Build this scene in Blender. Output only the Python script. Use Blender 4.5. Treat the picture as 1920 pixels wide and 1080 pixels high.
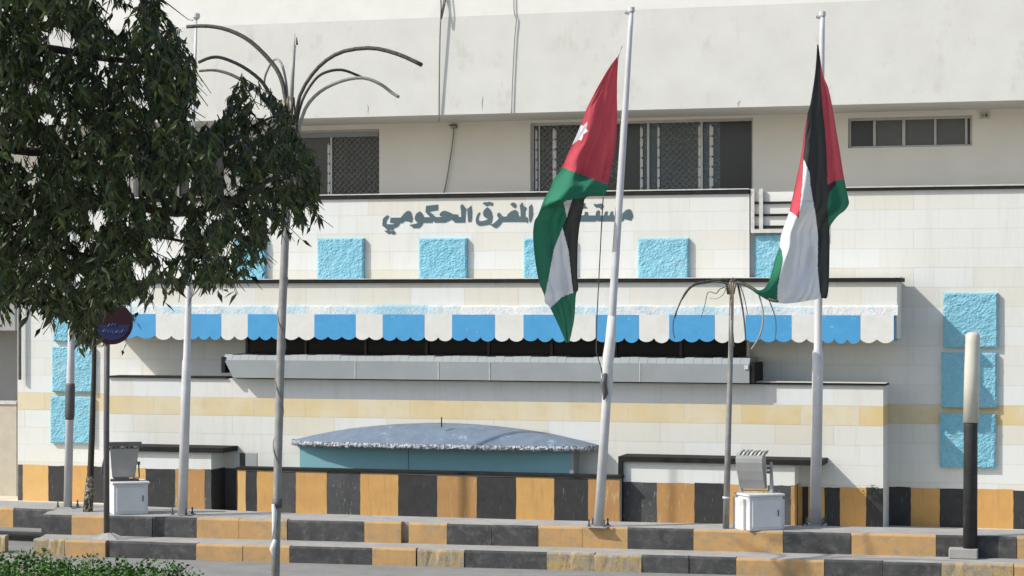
import bpy, math, random
from mathutils import Vector, noise
from mathutils.geometry import tessellate_polygon

for o in list(bpy.data.objects):
    bpy.data.objects.remove(o)
C = bpy.context.scene
COL = C.collection

# ------------------------------------------------------------------ camera
FPX, U0, V0, EYE = 3890.0, 960.0, 565.0, 4.1       # focal length in photo pixels, principal column, horizon row, eye height
YAW = math.atan(0.28)
SA, CA = math.sin(YAW), math.cos(YAW)
cd = bpy.data.cameras.new('camera')
cam = bpy.data.objects.new('camera', cd)
COL.objects.link(cam)
cam.location = (0, 0, EYE)
cam.rotation_euler = (math.radians(90), 0, YAW)
cd.sensor_width = 36
cd.lens = 36 * FPX / 1920
cd.shift_y = (V0 - 540) / 1920
cd.clip_end = 2000
C.camera = cam

# ------------------------------------------------------------------ light
AZ, EL = math.radians(58), math.radians(40.3)      # sun to the left of the facade's normal, elevation
S = Vector((-math.sin(AZ) * math.cos(EL), -math.cos(AZ) * math.cos(EL), math.sin(EL)))
w = bpy.data.worlds.new("World")
C.world = w
w.use_nodes = True
nt = w.node_tree
sky = nt.nodes.new('ShaderNodeTexSky')
sky.sky_type = 'NISHITA'
sky.sun_disc = False
sky.sun_elevation = EL
sky.sun_rotation = math.pi + AZ
sky.dust_density = 1.5; sky.ozone_density = 0.3
nt.links.new(sky.outputs[0], nt.nodes['Background'].inputs[0])
nt.nodes['Background'].inputs[1].default_value = 0.15
sl = bpy.data.lights.new('sun', 'SUN')
sl.energy = 3.65
sl.angle = math.radians(0.5)
sl.color = (1.0, 0.975, 0.90)
so = bpy.data.objects.new('sun', sl)
COL.objects.link(so)
so.location = S * 60
so.rotation_euler = S.to_track_quat('Z', 'Y').to_euler()
C.view_settings.view_transform = 'Standard'
C.view_settings.look = 'None'
C.view_settings.gamma = 1
C.view_settings.exposure = 0.44
R = random.Random(7)

# ------------------------------------------------------------------ measuring helpers
def ray(u, v):
    k = (u - U0) / FPX
    return Vector((-SA + CA * k, CA + SA * k, (V0 - v) / FPX))
def F(u, v, Y):                       # point on the facade-parallel plane y = Y
    d = ray(u, v)
    return Vector((0, 0, EYE)) + d * (Y / d.y)
def G(u, v, z):                       # point on the horizontal plane at height z
    d = ray(u, v)
    return Vector((0, 0, EYE)) + d * ((z - EYE) / d.z)
def D(u, v, dep):                     # point at a given depth along the viewing axis
    return Vector((0, 0, EYE)) + ray(u, v) * dep
def proj(p):
    x, y, z = p[0], p[1], p[2] - EYE
    dep = -SA * x + CA * y
    return U0 + FPX * (CA * x + SA * y) / dep, V0 - FPX * z / dep
def X(u, Y): return F(u, V0, Y).x
def Zh(u, v, Y): return F(u, v, Y).z

# ------------------------------------------------------------------ mesh builder
class MB:
    def __init__(self):
        self.v, self.f, self.m, self.mats, self.sm = [], [], [], [], False
    def mi(self, m):
        if m not in self.mats: self.mats.append(m)
        return self.mats.index(m)
    def face(self, pts, m):
        n = len(self.v); self.v += [Vector(p) for p in pts]
        self.f.append(tuple(range(n, n + len(pts)))); self.m.append(self.mi(m))
    def box(self, x0, x1, y0, y1, z0, z1, m):
        self.hexa([(x0,y0,z0),(x1,y0,z0),(x1,y1,z0),(x0,y1,z0)], [(x0,y0,z1),(x1,y0,z1),(x1,y1,z1),(x0,y1,z1)], m)
    def hexa(self, lo, hi, m):
        n = len(self.v); k = len(lo); i = self.mi(m)
        self.v += [Vector(p) for p in lo] + [Vector(p) for p in hi]
        fs = [tuple(n + j for j in reversed(range(k))), tuple(n + k + j for j in range(k))]
        for j in range(k):
            a, b = n + j, n + (j + 1) % k
            fs.append((a, b, b + k, a + k))
        self.f += fs; self.m += [i] * len(fs)
    def prism(self, poly, Ya, Yb, m):      # poly = list of (x, z), counter-clockwise or not; extruded from Ya (front) to Yb (back)
        n = len(self.v); k = len(poly); i = self.mi(m)
        self.v += [Vector((x, Ya, z)) for x, z in poly] + [Vector((x, Yb, z)) for x, z in poly]
        tr = tessellate_polygon([[Vector((x, z, 0)) for x, z in poly]])
        for t in tr:
            self.f.append(tuple(n + j for j in t)); self.f.append(tuple(n + k + j for j in reversed(t)))
        for j in range(k):
            a, b = n + j, n + (j + 1) % k
            self.f.append((a, b, b + k, a + k))
        self.m += [i] * (2 * len(tr) + k)
    def tube(self, pts, r, m, seg=8, cap=True):
        pts = [Vector(p) for p in pts]; k = len(pts); i = self.mi(m)
        rs = r if isinstance(r, (list, tuple)) else [r] * k
        n0 = len(self.v); ref = None
        for j, p in enumerate(pts):
            t = (pts[min(j + 1, k - 1)] - pts[max(j - 1, 0)]).normalized()
            if ref is None: ref = Vector((1, 0, 0)) if abs(t.x) < .8 else Vector((0, 1, 0))
            a = (ref - t * ref.dot(t)).normalized(); b = t.cross(a); ref = a
            for s in range(seg):
                q = 2 * math.pi * s / seg
                self.v.append(p + (a * math.cos(q) + b * math.sin(q)) * rs[j])
        for j in range(k - 1):
            for s in range(seg):
                a, b = n0 + j * seg + s, n0 + j * seg + (s + 1) % seg
                self.f.append((a, b, b + seg, a + seg)); self.m.append(i)
        if cap:
            self.f.append(tuple(n0 + s for s in reversed(range(seg)))); self.m.append(i)
            self.f.append(tuple(n0 + (k - 1) * seg + s for s in range(seg))); self.m.append(i)
    def build(self, name, parent=None, smooth=False, bevel=0):
        off = Vector((0, 0, 0)); p = parent
        while p is not None: off += p.location; p = p.parent
        me = bpy.data.meshes.new(name)
        me.from_pydata([tuple(q - off) for q in self.v], [], self.f)
        for m in self.mats: me.materials.append(m)
        me.polygons.foreach_set('material_index', self.m)
        if smooth: me.polygons.foreach_set('use_smooth', [True] * len(self.f))
        me.update()
        o = bpy.data.objects.new(name, me); COL.objects.link(o)
        if parent is not None: o.parent = parent
        if bevel:
            b = o.modifiers.new('bevel', 'BEVEL'); b.width = bevel; b.segments = 2; b.limit_method = 'ANGLE'
        return o
def thing(name, label, cat, loc, group=None):
    o = bpy.data.objects.new(name, None); COL.objects.link(o); o.location = loc
    o.empty_display_size = .2
    o['label'] = label; o['category'] = cat
    if group: o['group'] = group
    bpy.context.view_layer.update()
    return o
def tag(o, label, cat, group=None, kind=None):
    o['label'] = label; o['category'] = cat
    if group: o['group'] = group
    if kind: o['kind'] = kind
    return o
def curve(pts, n=24):                  # Catmull-Rom through points of any dimension
    pts = [Vector(p) for p in pts]; out = []
    P = [pts[0] * 2 - pts[1]] + pts + [pts[-1] * 2 - pts[-2]]
    m = len(pts) - 1
    for i in range(m):
        a, b, c, d = P[i:i + 4]
        k = max(2, n // m)
        for j in range(k + (i == m - 1)):
            t = j / k
            out.append(.5 * ((2 * b) + (c - a) * t + (2 * a - 5 * b + 4 * c - d) * t * t + (3 * b - 3 * c + d - a) * t ** 3))
    return out
def inside(x, y, poly):
    c = False; j = len(poly) - 1
    for i in range(len(poly)):
        (xi, yi), (xj, yj) = poly[i], poly[j]
        if (yi > y) != (yj > y) and x < (xj - xi) * (y - yi) / (yj - yi) + xi: c = not c
        j = i
    return c

# ------------------------------------------------------------------ materials
def newmat(name):
    m = bpy.data.materials.new(name); m.use_nodes = True
    return m, m.node_tree, m.node_tree.nodes['Principled BSDF']
def N(t, typ, **kw):
    n = t.nodes.new(typ)
    for k, v in kw.items(): setattr(n, k, v)
    return n
def mixc(t, fac, a, b, mode='MIX'):
    n = N(t, 'ShaderNodeMix', data_type='RGBA', blend_type=mode)
    for s, v in ((0, fac), (6, a), (7, b)):
        if isinstance(v, bpy.types.NodeSocket): t.links.new(v, n.inputs[s])
        elif s == 0: n.inputs[0].default_value = v
        else: n.inputs[s].default_value = (*v, 1)
    return n.outputs[2]
def math_(t, op, a, b=None, c=None):
    n = N(t, 'ShaderNodeMath', operation=op)
    for i, v in enumerate((a, b, c)):
        if v is None: continue
        if isinstance(v, bpy.types.NodeSocket): t.links.new(v, n.inputs[i])
        else: n.inputs[i].default_value = v
    return n.outputs[0]
def ramp(t, s, a, b):
    n = N(t, 'ShaderNodeMapRange'); t.links.new(s, n.inputs[0])
    n.inputs[1].default_value = a; n.inputs[2].default_value = b
    return n.outputs[0]
def nz(t, scale, vec=None, detail=6, rough=.6):
    n = N(t, 'ShaderNodeTexNoise'); n.inputs['Scale'].default_value = scale
    n.inputs['Detail'].default_value = detail; n.inputs['Roughness'].default_value = rough
    if vec is None: vec = N(t, 'ShaderNodeNewGeometry').outputs['Position']
    t.links.new(vec, n.inputs['Vector'])
    return n.outputs['Fac']
def stretch(t, sc):
    n = N(t, 'ShaderNodeVectorMath', operation='MULTIPLY')
    t.links.new(N(t, 'ShaderNodeNewGeometry').outputs['Position'], n.inputs[0]); n.inputs[1].default_value = sc
    return n.outputs[0]
def bump(t, p, h, strength, dist=.02):
    b = N(t, 'ShaderNodeBump'); b.inputs['Strength'].default_value = strength; b.inputs['Distance'].default_value = dist
    t.links.new(h, b.inputs['Height']); t.links.new(b.outputs[0], p.inputs['Normal'])
def surf(name, c1, c2, scale=3, rough=.8, lo=.35, hi=.65, bmp=0, bscale=40, dirt=None, dlo=.58, dhi=.72, dsc=(1.2, 1.2, .5), metal=0, spec=.35):
    m, t, p = newmat(name)
    col = mixc(t, ramp(t, nz(t, scale), lo, hi), c1, c2)
    if dirt: col = mixc(t, ramp(t, nz(t, 3.0, stretch(t, dsc), 8, .7), dlo, dhi), col, dirt)
    t.links.new(col, p.inputs['Base Color'])
    p.inputs['Roughness'].default_value = rough; p.inputs['Metallic'].default_value = metal
    p.inputs['Specular IOR Level'].default_value = spec
    if bmp: bump(t, p, nz(t, bscale), bmp, .01)
    return m

def stone_mat():
    m, t, p = newmat('limestone_cladding')
    pos = N(t, 'ShaderNodeSeparateXYZ'); t.links.new(N(t, 'ShaderNodeNewGeometry').outputs['Position'], pos.inputs[0])
    x = math_(t, 'ADD', pos.outputs[0], math_(t, 'MULTIPLY', pos.outputs[1], .83))
    z = math_(t, 'SUBTRACT', pos.outputs[2], 1.87 - 5 * .355 + 7.1 - 7.1)
    cv = N(t, 'ShaderNodeCombineXYZ')
    t.links.new(math_(t, 'ADD', x, 80.0), cv.inputs[0]); t.links.new(math_(t, 'ADD', z, 3.55), cv.inputs[1])
    def brick(a, b, mor, wd, fr):
        n = N(t, 'ShaderNodeTexBrick'); t.links.new(cv.outputs[0], n.inputs['Vector'])
        n.offset = .43; n.squash = 1.0; n.offset_frequency = fr
        n.inputs['Color1'].default_value = (*a, 1); n.inputs['Color2'].default_value = (*b, 1); n.inputs['Mortar'].default_value = (*mor, 1)
        n.inputs['Scale'].default_value = 1; n.inputs['Mortar Size'].default_value = .004; n.inputs['Mortar Smooth'].default_value = .3
        n.inputs['Bias'].default_value = 0; n.inputs['Brick Width'].default_value = wd; n.inputs['Row Height'].default_value = .355
        return n
    b1 = brick((.60, .61, .595), (.57, .535, .44), (.42, .41, .37), 1.06, 2)
    col = b1.outputs['Color']
    row = math_(t, 'FLOOR', math_(t, 'DIVIDE', z, .355))
    wn = N(t, 'ShaderNodeTexWhiteNoise', noise_dimensions='1D'); t.links.new(row, wn.inputs['W'])
    col = mixc(t, math_(t, 'MULTIPLY', wn.outputs['Value'], .7), col, (.61, .62, .61))
    och = brick((.57, .43, .20), (.58, .52, .38), (.40, .36, .26), 1.06, 2)
    isr = math_(t, 'COMPARE', row, 5.0, .1)
    oc = mixc(t, math_(t, 'MULTIPLY', ramp(t, nz(t, 1.1), .42, .66), .65), och.outputs['Color'], (.60, .545, .42))
    oc = mixc(t, math_(t, 'MULTIPLY', ramp(t, nz(t, 3.5), .5, .7), .4), oc, (.52, .38, .17))
    col = mixc(t, isr, col, oc)
    # grain, faint streaks below ledges
    col = mixc(t, math_(t, 'MULTIPLY', ramp(t, nz(t, 2.0, stretch(t, (3, 3, .35)), 8, .7), .5, .75), .35), col, (.44, .42, .37))
    col = mixc(t, math_(t, 'MULTIPLY', ramp(t, nz(t, 45), .5, .8), .25), col, (.46, .42, .34))
    t.links.new(col, p.inputs['Base Color']); p.inputs['Roughness'].default_value = .75; p.inputs['Specular IOR Level'].default_value = .3
    h = math_(t, 'ADD', math_(t, 'MULTIPLY', math_(t, 'SUBTRACT', 1.0, b1.outputs['Fac']), 1.0), math_(t, 'MULTIPLY', nz(t, 30), .25))
    bump(t, p, h, .5, .006)
    return m
STONE = stone_mat()
RENDER = surf('weathered_render', (.56, .555, .52), (.515, .51, .475), 1.6, .9, .35, .7, .35, 18, dirt=(.43, .42, .385), dlo=.56, dhi=.78, dsc=(.9, .9, .5))
RENDERW = surf('pale_render', (.66, .65, .61), (.61, .60, .56), 2.2, .9, .35, .7, .2, 18)
PAINTW = surf('beige_wall_paint', (.74, .70, .63), (.70, .665, .60), 1.2, .85)
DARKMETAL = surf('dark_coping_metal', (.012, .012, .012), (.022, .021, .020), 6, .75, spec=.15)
LIP = surf('pale_edge_trim', (.55, .54, .51), (.42, .41, .38), 8, .6)
ALU = surf('aluminium_frame', (.48, .48, .47), (.40, .40, .39), 5, .45, metal=.3)
BLACKP = surf('worn_black_paint', (.020, .020, .021), (.034, .034, .035), 5, .6, .3, .7, .3, 60, dirt=(.16, .155, .14), dlo=.61, dhi=.70, dsc=(7, 7, .9))
ORANGE = surf('worn_amber_paint', (.53, .30, .095), (.46, .255, .085), 4, .65, .3, .7, .3, 60, dirt=(.34, .20, .09), dlo=.54, dhi=.72, dsc=(6, 6, .5))
ORANGE2 = surf('faded_amber_paint', (.40, .215, .075), (.33, .18, .07), 2.5, .7, .3, .7, .3, 60, dirt=(.46, .35, .18), dlo=.56, dhi=.7, dsc=(5, 5, 1))
ORANGE3 = surf('sun_bleached_amber_paint', (.57, .36, .14), (.52, .31, .11), 3, .7, .3, .7, .3, 60, dirt=(.33, .21, .10), dlo=.58, dhi=.72, dsc=(6, 6, 1))
BLACK2 = surf('greyed_black_paint', (.040, .041, .043), (.07, .07, .07), 3, .7, .3, .7, .3, 60, dirt=(.20, .195, .18), dlo=.60, dhi=.66, dsc=(9, 9, 2))
KBLACK = surf('dusty_black_kerb_paint', (.032, .032, .033), (.066, .066, .066), 3, .8, .3, .7, .6, 50, dirt=(.115, .11, .10), dlo=.50, dhi=.74, dsc=(2.2, 2.2, 2.5))
KORANGE = surf('dusty_amber_kerb_paint', (.47, .275, .105), (.38, .235, .105), 2.5, .8, .3, .7, .6, 50, dirt=(.27, .215, .14), dlo=.48, dhi=.70, dsc=(2.2, 2.2, 2.5))
KWORN = surf('chipped_amber_kerb_paint', (.38, .26, .11), (.28, .235, .16), 6, .9, .4, .6, .9, 30, dirt=(.20, .18, .15), dlo=.5, dhi=.62, dsc=(5, 5, 3))
CONC = surf('pale_concrete', (.33, .315, .295), (.26, .25, .235), 3, .9, bmp=.4, bscale=50, dirt=(.20, .19, .175))
BOUNCE_PAVING = surf('pale_bounce_paving', (.60, .545, .43), (.54, .49, .385), 2, .9, bmp=.3, bscale=40, dirt=(.36, .34, .29))  # unseen paving, kept pale and warm to bounce light into the facade's shade
ASPH = surf('bleached_asphalt', (.215, .212, .202), (.175, .173, .165), 2, .9, bmp=.5, bscale=120, dirt=(.23, .22, .205), dlo=.5, dhi=.75, dsc=(.5, 2.5, 1))
EARTH = surf('dry_ground', (.26, .22, .17), (.20, .17, .13), .8, .95)
GREYMETAL = surf('grey_sheet_metal', (.265, .285, .29), (.235, .255, .26), 1.5, .6, dirt=(.24, .23, .22), dlo=.66, dhi=.8)
LETTER = surf('slate_letter_metal', (.075, .112, .13), (.09, .125, .14), 3, .8, spec=.1)
AWBLUE = surf('faded_blue_paint', (.055, .26, .50), (.065, .29, .53), 5, .7, dirt=(.42, .50, .54), dlo=.655, dhi=.68, dsc=(1.3, 1.3, 4))
AWWHITE = surf('off_white_paint', (.62, .615, .585), (.57, .56, .525), 5, .75)
TEAL = surf('dull_teal_paint', (.16, .33, .37), (.175, .35, .39), 2, .6)
DOME = surf('weathered_blue_grey_roof', (.115, .15, .20), (.155, .195, .25), 5, .9, .3, .7, .5, 60, dirt=(.24, .35, .41), dlo=.60, dhi=.70, dsc=(1, 1, 1))
POLE = surf('brushed_pole_metal', (.50, .50, .51), (.43, .43, .44), 4, .4, metal=0, spec=.5)
POLEW = surf('white_painted_pole', (.54, .54, .54), (.46, .46, .46), 4, .4, spec=.5)
POLEG = surf('dull_galvanised_pole', (.20, .195, .185), (.27, .265, .25), 7, .6, metal=.2, dirt=(.33, .31, .28))
POLED = surf('dark_painted_pole', (.075, .07, .07), (.10, .095, .095), 7, .55)
CABLE = surf('black_cable_sheath', (.04, .04, .04), (.06, .06, .055), 7, .7)
CABLEG = surf('grey_cable_sheath', (.20, .195, .18), (.24, .23, .21), 7, .7)
WIREL = surf('frayed_rope_light', (.028, .026, .022), (.085, .078, .062), 25, .7)
STRAW = surf('dry_straw_fibre', (.42, .36, .25), (.22, .18, .12), 14, .9)
CABW = surf('white_cabinet_paint', (.60, .60, .59), (.55, .55, .54), 3, .5, dirt=(.42, .41, .38), dlo=.64, dhi=.8)
HOUSING = surf('grey_cast_housing', (.32, .32, .31), (.28, .28, .27), 4, .5, metal=.2)
RED = surf('red_flag_cloth', (.47, .062, .085), (.43, .055, .075), 3, .85)
GREEN = surf('green_flag_cloth', (.018, .155, .088), (.016, .135, .078), 3, .85)
BLACKF = surf('black_flag_cloth', (.028, .029, .028), (.034, .034, .033), 3, .85)
WHITEF = surf('white_flag_cloth', (.66, .66, .67), (.62, .62, .64), 3, .85)
for m_ in (RED, GREEN, BLACKF, WHITEF):       # thin cloth lets some light through
    t_ = m_.node_tree; p_ = t_.nodes['Principled BSDF']; out = t_.nodes['Material Output']
    tr = N(t_, 'ShaderNodeBsdfTranslucent'); mx = N(t_, 'ShaderNodeMixShader'); mx.inputs[0].default_value = .10
    t_.links.new(p_.inputs['Base Color'].links[0].from_socket, tr.inputs[0])
    t_.links.new(p_.outputs[0], mx.inputs[1]); t_.links.new(tr.outputs[0], mx.inputs[2]); t_.links.new(mx.outputs[0], out.inputs[0])
SIGNRED = surf('leaf_shaded_sign_red', (.026, .008, .014), (.024, .008, .012), 3, .5, spec=.15)  # red darkened to carry the shade of the leaves
SIGNBLUE = surf('leaf_shaded_sign_blue', (.009, .011, .06), (.009, .010, .05), 3, .5)  # leaf shade is put into this blue as well
SIGNTXT = surf('sign_pale_blue_lettering', (.07, .12, .34), (.06, .11, .30), 3, .4)
CREAM = surf('cream_plastic_sleeve', (.52, .50, .43), (.46, .445, .375), 3, .4, dirt=(.40, .38, .32), dlo=.62, dhi=.8)
BARK = surf('grey_brown_bark', (.045, .038, .030), (.028, .024, .019), 12, .9, bmp=.8, bscale=40)
ROUGHCAST = surf('beige_roughcast', (.46, .41, .33), (.40, .36, .29), 3, .95, bmp=.8, bscale=45)
GREYWALL = surf('grey_painted_wall', (.42, .41, .39), (.38, .37, .35), 1.5, .9)
MOTTLE = surf('mottled_lichen_bark', (.05, .045, .035), (.40, .37, .29), 22, .9, .5, .62, .8, 40)
GRILLE = surf('pale_wrought_grille_paint', (.26, .26, .255), (.20, .20, .195), 9, .6)
RAG = surf('white_rag', (.58, .58, .57), (.5, .5, .49), 9, .9)

def blue_panel_mat():
    m, t, p = newmat('hewn_stone_painted_blue')
    col = mixc(t, ramp(t, nz(t, 14), .35, .7), (.13, .36, .475), (.19, .445, .555))
    oi = N(t, 'ShaderNodeObjectInfo'); col = mixc(t, math_(t, 'MULTIPLY', oi.outputs['Random'], .35), col, (.22, .44, .52))
    col = mixc(t, math_(t, 'MULTIPLY', ramp(t, nz(t, 2.2), .52, .72), .45), col, (.30, .46, .52))
    v = N(t, 'ShaderNodeTexVoronoi', feature='DISTANCE_TO_EDGE'); v.inputs['Scale'].default_value = 13
    sv = N(t, 'ShaderNodeVectorMath', operation='ADD'); t.links.new(stretch(t, (1, 1, 1.35)), sv.inputs[0])
    nn = N(t, 'ShaderNodeTexNoise'); nn.inputs['Scale'].default_value = 6; t.links.new(N(t, 'ShaderNodeNewGeometry').outputs['Position'], nn.inputs['Vector'])
    sc = N(t, 'ShaderNodeVectorMath', operation='SCALE'); sc.inputs['Scale'].default_value = .18; t.links.new(nn.outputs['Color'], sc.inputs[0])
    t.links.new(sc.outputs[0], sv.inputs[1]); t.links.new(sv.outputs[0], v.inputs['Vector'])
    t.links.new(col, p.inputs['Base Color']); p.inputs['Roughness'].default_value = .7
    bump(t, p, math_(t, 'ADD', v.outputs[0], math_(t, 'MULTIPLY', nz(t, 35), .3)), .55, .035)
    return m
BLUE = blue_panel_mat()

def awning_top_mat():
    m, t, p = newmat('peeling_white_over_blue_paint')
    f = math_(t, 'MAXIMUM', ramp(t, nz(t, 2.2, stretch(t, (1, 1, 3)), 9, .75), .58, .63), ramp(t, nz(t, .55, None, 9, .7), .46, .60))
    col = mixc(t, math_(t, 'MULTIPLY', f, .8), (.53, .54, .535), (.20, .40, .50))
    col = mixc(t, ramp(t, nz(t, 16, stretch(t, (1, 1, .4)), 8, .7), .60, .66), col, (.30, .38, .42))
    t.links.new(col, p.inputs['Base Color']); p.inputs['Roughness'].default_value = .8
    bump(t, p, nz(t, 22), .8, .03)
    return m
AWTOP = awning_top_mat()

def crust_mat():
    m, t, p = newmat('crusted_rim_plaster')
    f = ramp(t, nz(t, 22, stretch(t, (1, 1, .45)), 8, .7), .47, .54)
    col = mixc(t, f, (.12, .135, .16), (.50, .51, .54))
    t.links.new(col, p.inputs['Base Color']); p.inputs['Roughness'].default_value = .95
    bump(t, p, nz(t, 26), 1, .05)
    return m
CRUST = crust_mat()

def glass_mat(name, c, pat=None):
    m, t, p = newmat(name)
    if pat:
        v = N(t, 'ShaderNodeTexVoronoi'); v.inputs['Scale'].default_value = 15
        t.links.new(stretch(t, (1, 1, 1.6)), v.inputs['Vector'])
        col = mixc(t, ramp(t, v.outputs['Distance'], .18, .48), pat, c)
        col = mixc(t, ramp(t, nz(t, 1.5), .4, .7), col, c)
        t.links.new(col, p.inputs['Base Color'])
    else:
        t.links.new(mixc(t, ramp(t, nz(t, .8), .35, .7), c, tuple(x * 1.6 for x in c)), p.inputs['Base Color'])
    p.inputs['Roughness'].default_value = .22; p.inputs['Specular IOR Level'].default_value = .45
    return m
GLASS = glass_mat('dark_window_glass', (.014, .015, .017))
GLASSB = glass_mat('curtained_blue_grey_glass', (.04, .06, .07), (.12, .155, .175))
GLASSP = glass_mat('patterned_curtain_glass', (.018, .021, .024), (.11, .12, .125))
GLASSG = glass_mat('grey_frosted_glass', (.06, .06, .058))
GLASSD = glass_mat('unlit_strip_glass', (.012, .013, .015))
GLASSD.node_tree.nodes['Principled BSDF'].inputs['Specular IOR Level'].default_value = .12
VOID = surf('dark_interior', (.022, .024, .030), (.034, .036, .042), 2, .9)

def leaf_mat(name, a, b, c, sp=.28):
    m, t, p = newmat(name)
    g = N(t, 'ShaderNodeNewGeometry')
    col = mixc(t, g.outputs['Random Per Island'], a, b)
    col = mixc(t, ramp(t, nz(t, 1.6), .45, .75), col, c)
    t.links.new(col, p.inputs['Base Color']); p.inputs['Roughness'].default_value = .42; p.inputs['Specular IOR Level'].default_value = sp
    return m
LEAF = leaf_mat('dark_tree_leaf', (.012, .019, .007), (.048, .074, .019), (.028, .044, .012))
HEDGE = leaf_mat('shrub_leaf', (.022, .065, .010), (.05, .12, .018), (.075, .15, .025), .1)

# ------------------------------------------------------------------ planes of the facade
YW, YA, YR, YB, YC, YP, YD, YK = 38.4, 38.25, 39.9, 37.40, 37.45, 36.80, 36.58, 37.06
ZP, ZT, ZR = .50, .17, -.10                    # kerbed island, step below it, road

# ------------------------------------------------------------------ ground
def sheet(name, pts, m):
    b = MB(); b.face(pts, m); o = b.build(name); o['kind'] = 'structure'; return o
sheet('ground', [(-600, -300, -.30), (600, -300, -.30), (600, 900, -.30), (-600, 900, -.30)], EARTH)
sheet('road', [(-90, 14, ZR), (70, 14, ZR), (70, 36.4, ZR), (-90, 36.4, ZR)], ASPH)
sheet('forecourt', [(-90, 36.404, .0), (70, 36.404, 0), (70, 60, 0), (-90, 60, 0)], BOUNCE_PAVING)  # hidden from the camera; its pale paving brightens the shaded walls
sheet('pavement', [(-90, -60, ZR + .12), (70, -60, ZR + .12), (70, 13.9, ZR + .12), (-90, 13.9, ZR + .12)], BOUNCE_PAVING)  # unseen pale sheet behind the camera, added to bounce light onto the facade

def along(P0, P1, u):                           # where the picture column u crosses the ground line P0-P1
    k = (u - U0) / FPX
    a, c = -SA + CA * k, CA + SA * k            # direction in plan
    dx, dy = P1.x - P0.x, P1.y - P0.y
    den = a * dy - c * dx
    t = (c * P0.x - a * P0.y) / den
    return P0 + (P1 - P0) * t
def kerb_run(b, P0, P1, zt, zb, spans, jit=.012):
    """Painted kerb stones whose front face runs along P0-P1, from spans of (u0, u1, material)"""
    P0, P1 = Vector((P0.x, P0.y, 0)), Vector((P1.x, P1.y, 0))
    d = (P1 - P0).normalized(); n = Vector((d.y, -d.x, 0))
    for (u0, u1, m) in spans:
        A, B = along(P0, P1, u0), along(P0, P1, u1)
        L = (B - A).length; k = max(1, round(L / .95)); g = .003
        for i in range(k):
            a, e = A + (B - A) * (i / k) + d * g, A + (B - A) * ((i + 1) / k) - d * g
            o = n * R.uniform(-jit, jit); dz = R.uniform(-jit, jit) * .7
            a = a + o; e = e + o; c = .035; tp = zt + dz; w_ = .17
            nn = 10
            prof = [(0, zb), (0, tp - c), (-c * .35, tp - c * .35), (-c, tp), (-w_, tp)]
            rows = []
            for j in range(nn + 1):
                q = a + (e - a) * (j / nn); row = []
                for pi_, (off, zz) in enumerate(prof):
                    wob = .006 * noise.noise(Vector((q.x * 5, q.y * 5, zz * 7))) if pi_ else 0
                    chip = 0
                    if pi_ in (1, 2, 3) and m is KWORN: chip = max(0, noise.noise(Vector((q.x * 9, q.y * 9, 3)))) * .05
                    row.append(q + n * (off + wob - chip) + Vector((0, 0, zz - chip * .7)))
                rows.append(row)
            for j in range(nn):
                for pi_ in range(len(prof) - 1):
                    mm = m if pi_ < 3 else CONC
                    b.face([rows[j][pi_], rows[j + 1][pi_], rows[j + 1][pi_ + 1], rows[j][pi_ + 1]], mm)
            b.face([rows[0][i_] for i_ in range(5)] + [a - n * w_ + Vector((0, 0, zb))], m)
            b.face([rows[nn][i_] for i_ in reversed(range(5))] + [e - n * w_ + Vector((0, 0, zb))][::-1], m)
# upper kerb (front of the island)
K0, K1 = G(77, 964, ZP), G(1900, 1006, ZP)
H0, H1 = G(0, 951, ZP), G(108, 955, ZP)
ub = MB()
kb, ko, kw = KBLACK, KORANGE, KWORN
kerb_run(ub, K0, K1, ZP, ZT - .01, [(77, 134, kb), (134, 203, ko), (203, 368, kb), (368, 527, ko), (527, 538, kw), (538, 683, kb), (683, 752, ko),
    (766, 838, ko), (838, 1007, kb), (1007, 1177, ko), (1177, 1300, kb), (1300, 1468, ko), (1468, 1595, kb), (1595, 1755, ko), (1755, 1906, kb), (1906, 2050, ko), (2050, 2200, kb)])
kerb_run(ub, H0, H1, ZP, ZT - .01, [(-260, -120, kb), (-120, 25, ko), (25, 108, kb)])
o = ub.build('kerb'); o['kind'] = 'structure'
# island top between kerb and forecourt
def bk(p, d): return Vector((p.x, p.y + d, ZP - .004))
kL, kR = along(K0, K1, 77), along(K0, K1, 2200)
dirK = (Vector((K1.x, K1.y, 0)) - Vector((K0.x, K0.y, 0))).normalized(); nK = Vector((-dirK.y, dirK.x, 0))
pb = MB()
hl, hr = along(H0, H1, -260), along(H0, H1, 108)
poly = [kL + nK * .14, kR + nK * .14, kR + Vector((0, 1.1, 0)), along(K0, K1, 1500) + Vector((0, .95, 0)), along(K0, K1, 960) + Vector((0, .9, 0)), along(K0, K1, 480) + Vector((0, 1.15, 0)),
        Vector((hr.x, hr.y + 1.1, 0)), Vector((hl.x, hl.y + 1.1, 0)), hl + Vector((0, .15, 0)), hr + Vector((0, .15, 0)), hr + Vector((0, -.35, 0))]
pb.hexa([(p.x, p.y, ZT) for p in poly], [(p.x, p.y, ZP - .006) for p in poly], CONC)
o = pb.build('pavement'); o['kind'] = 'structure'
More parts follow.
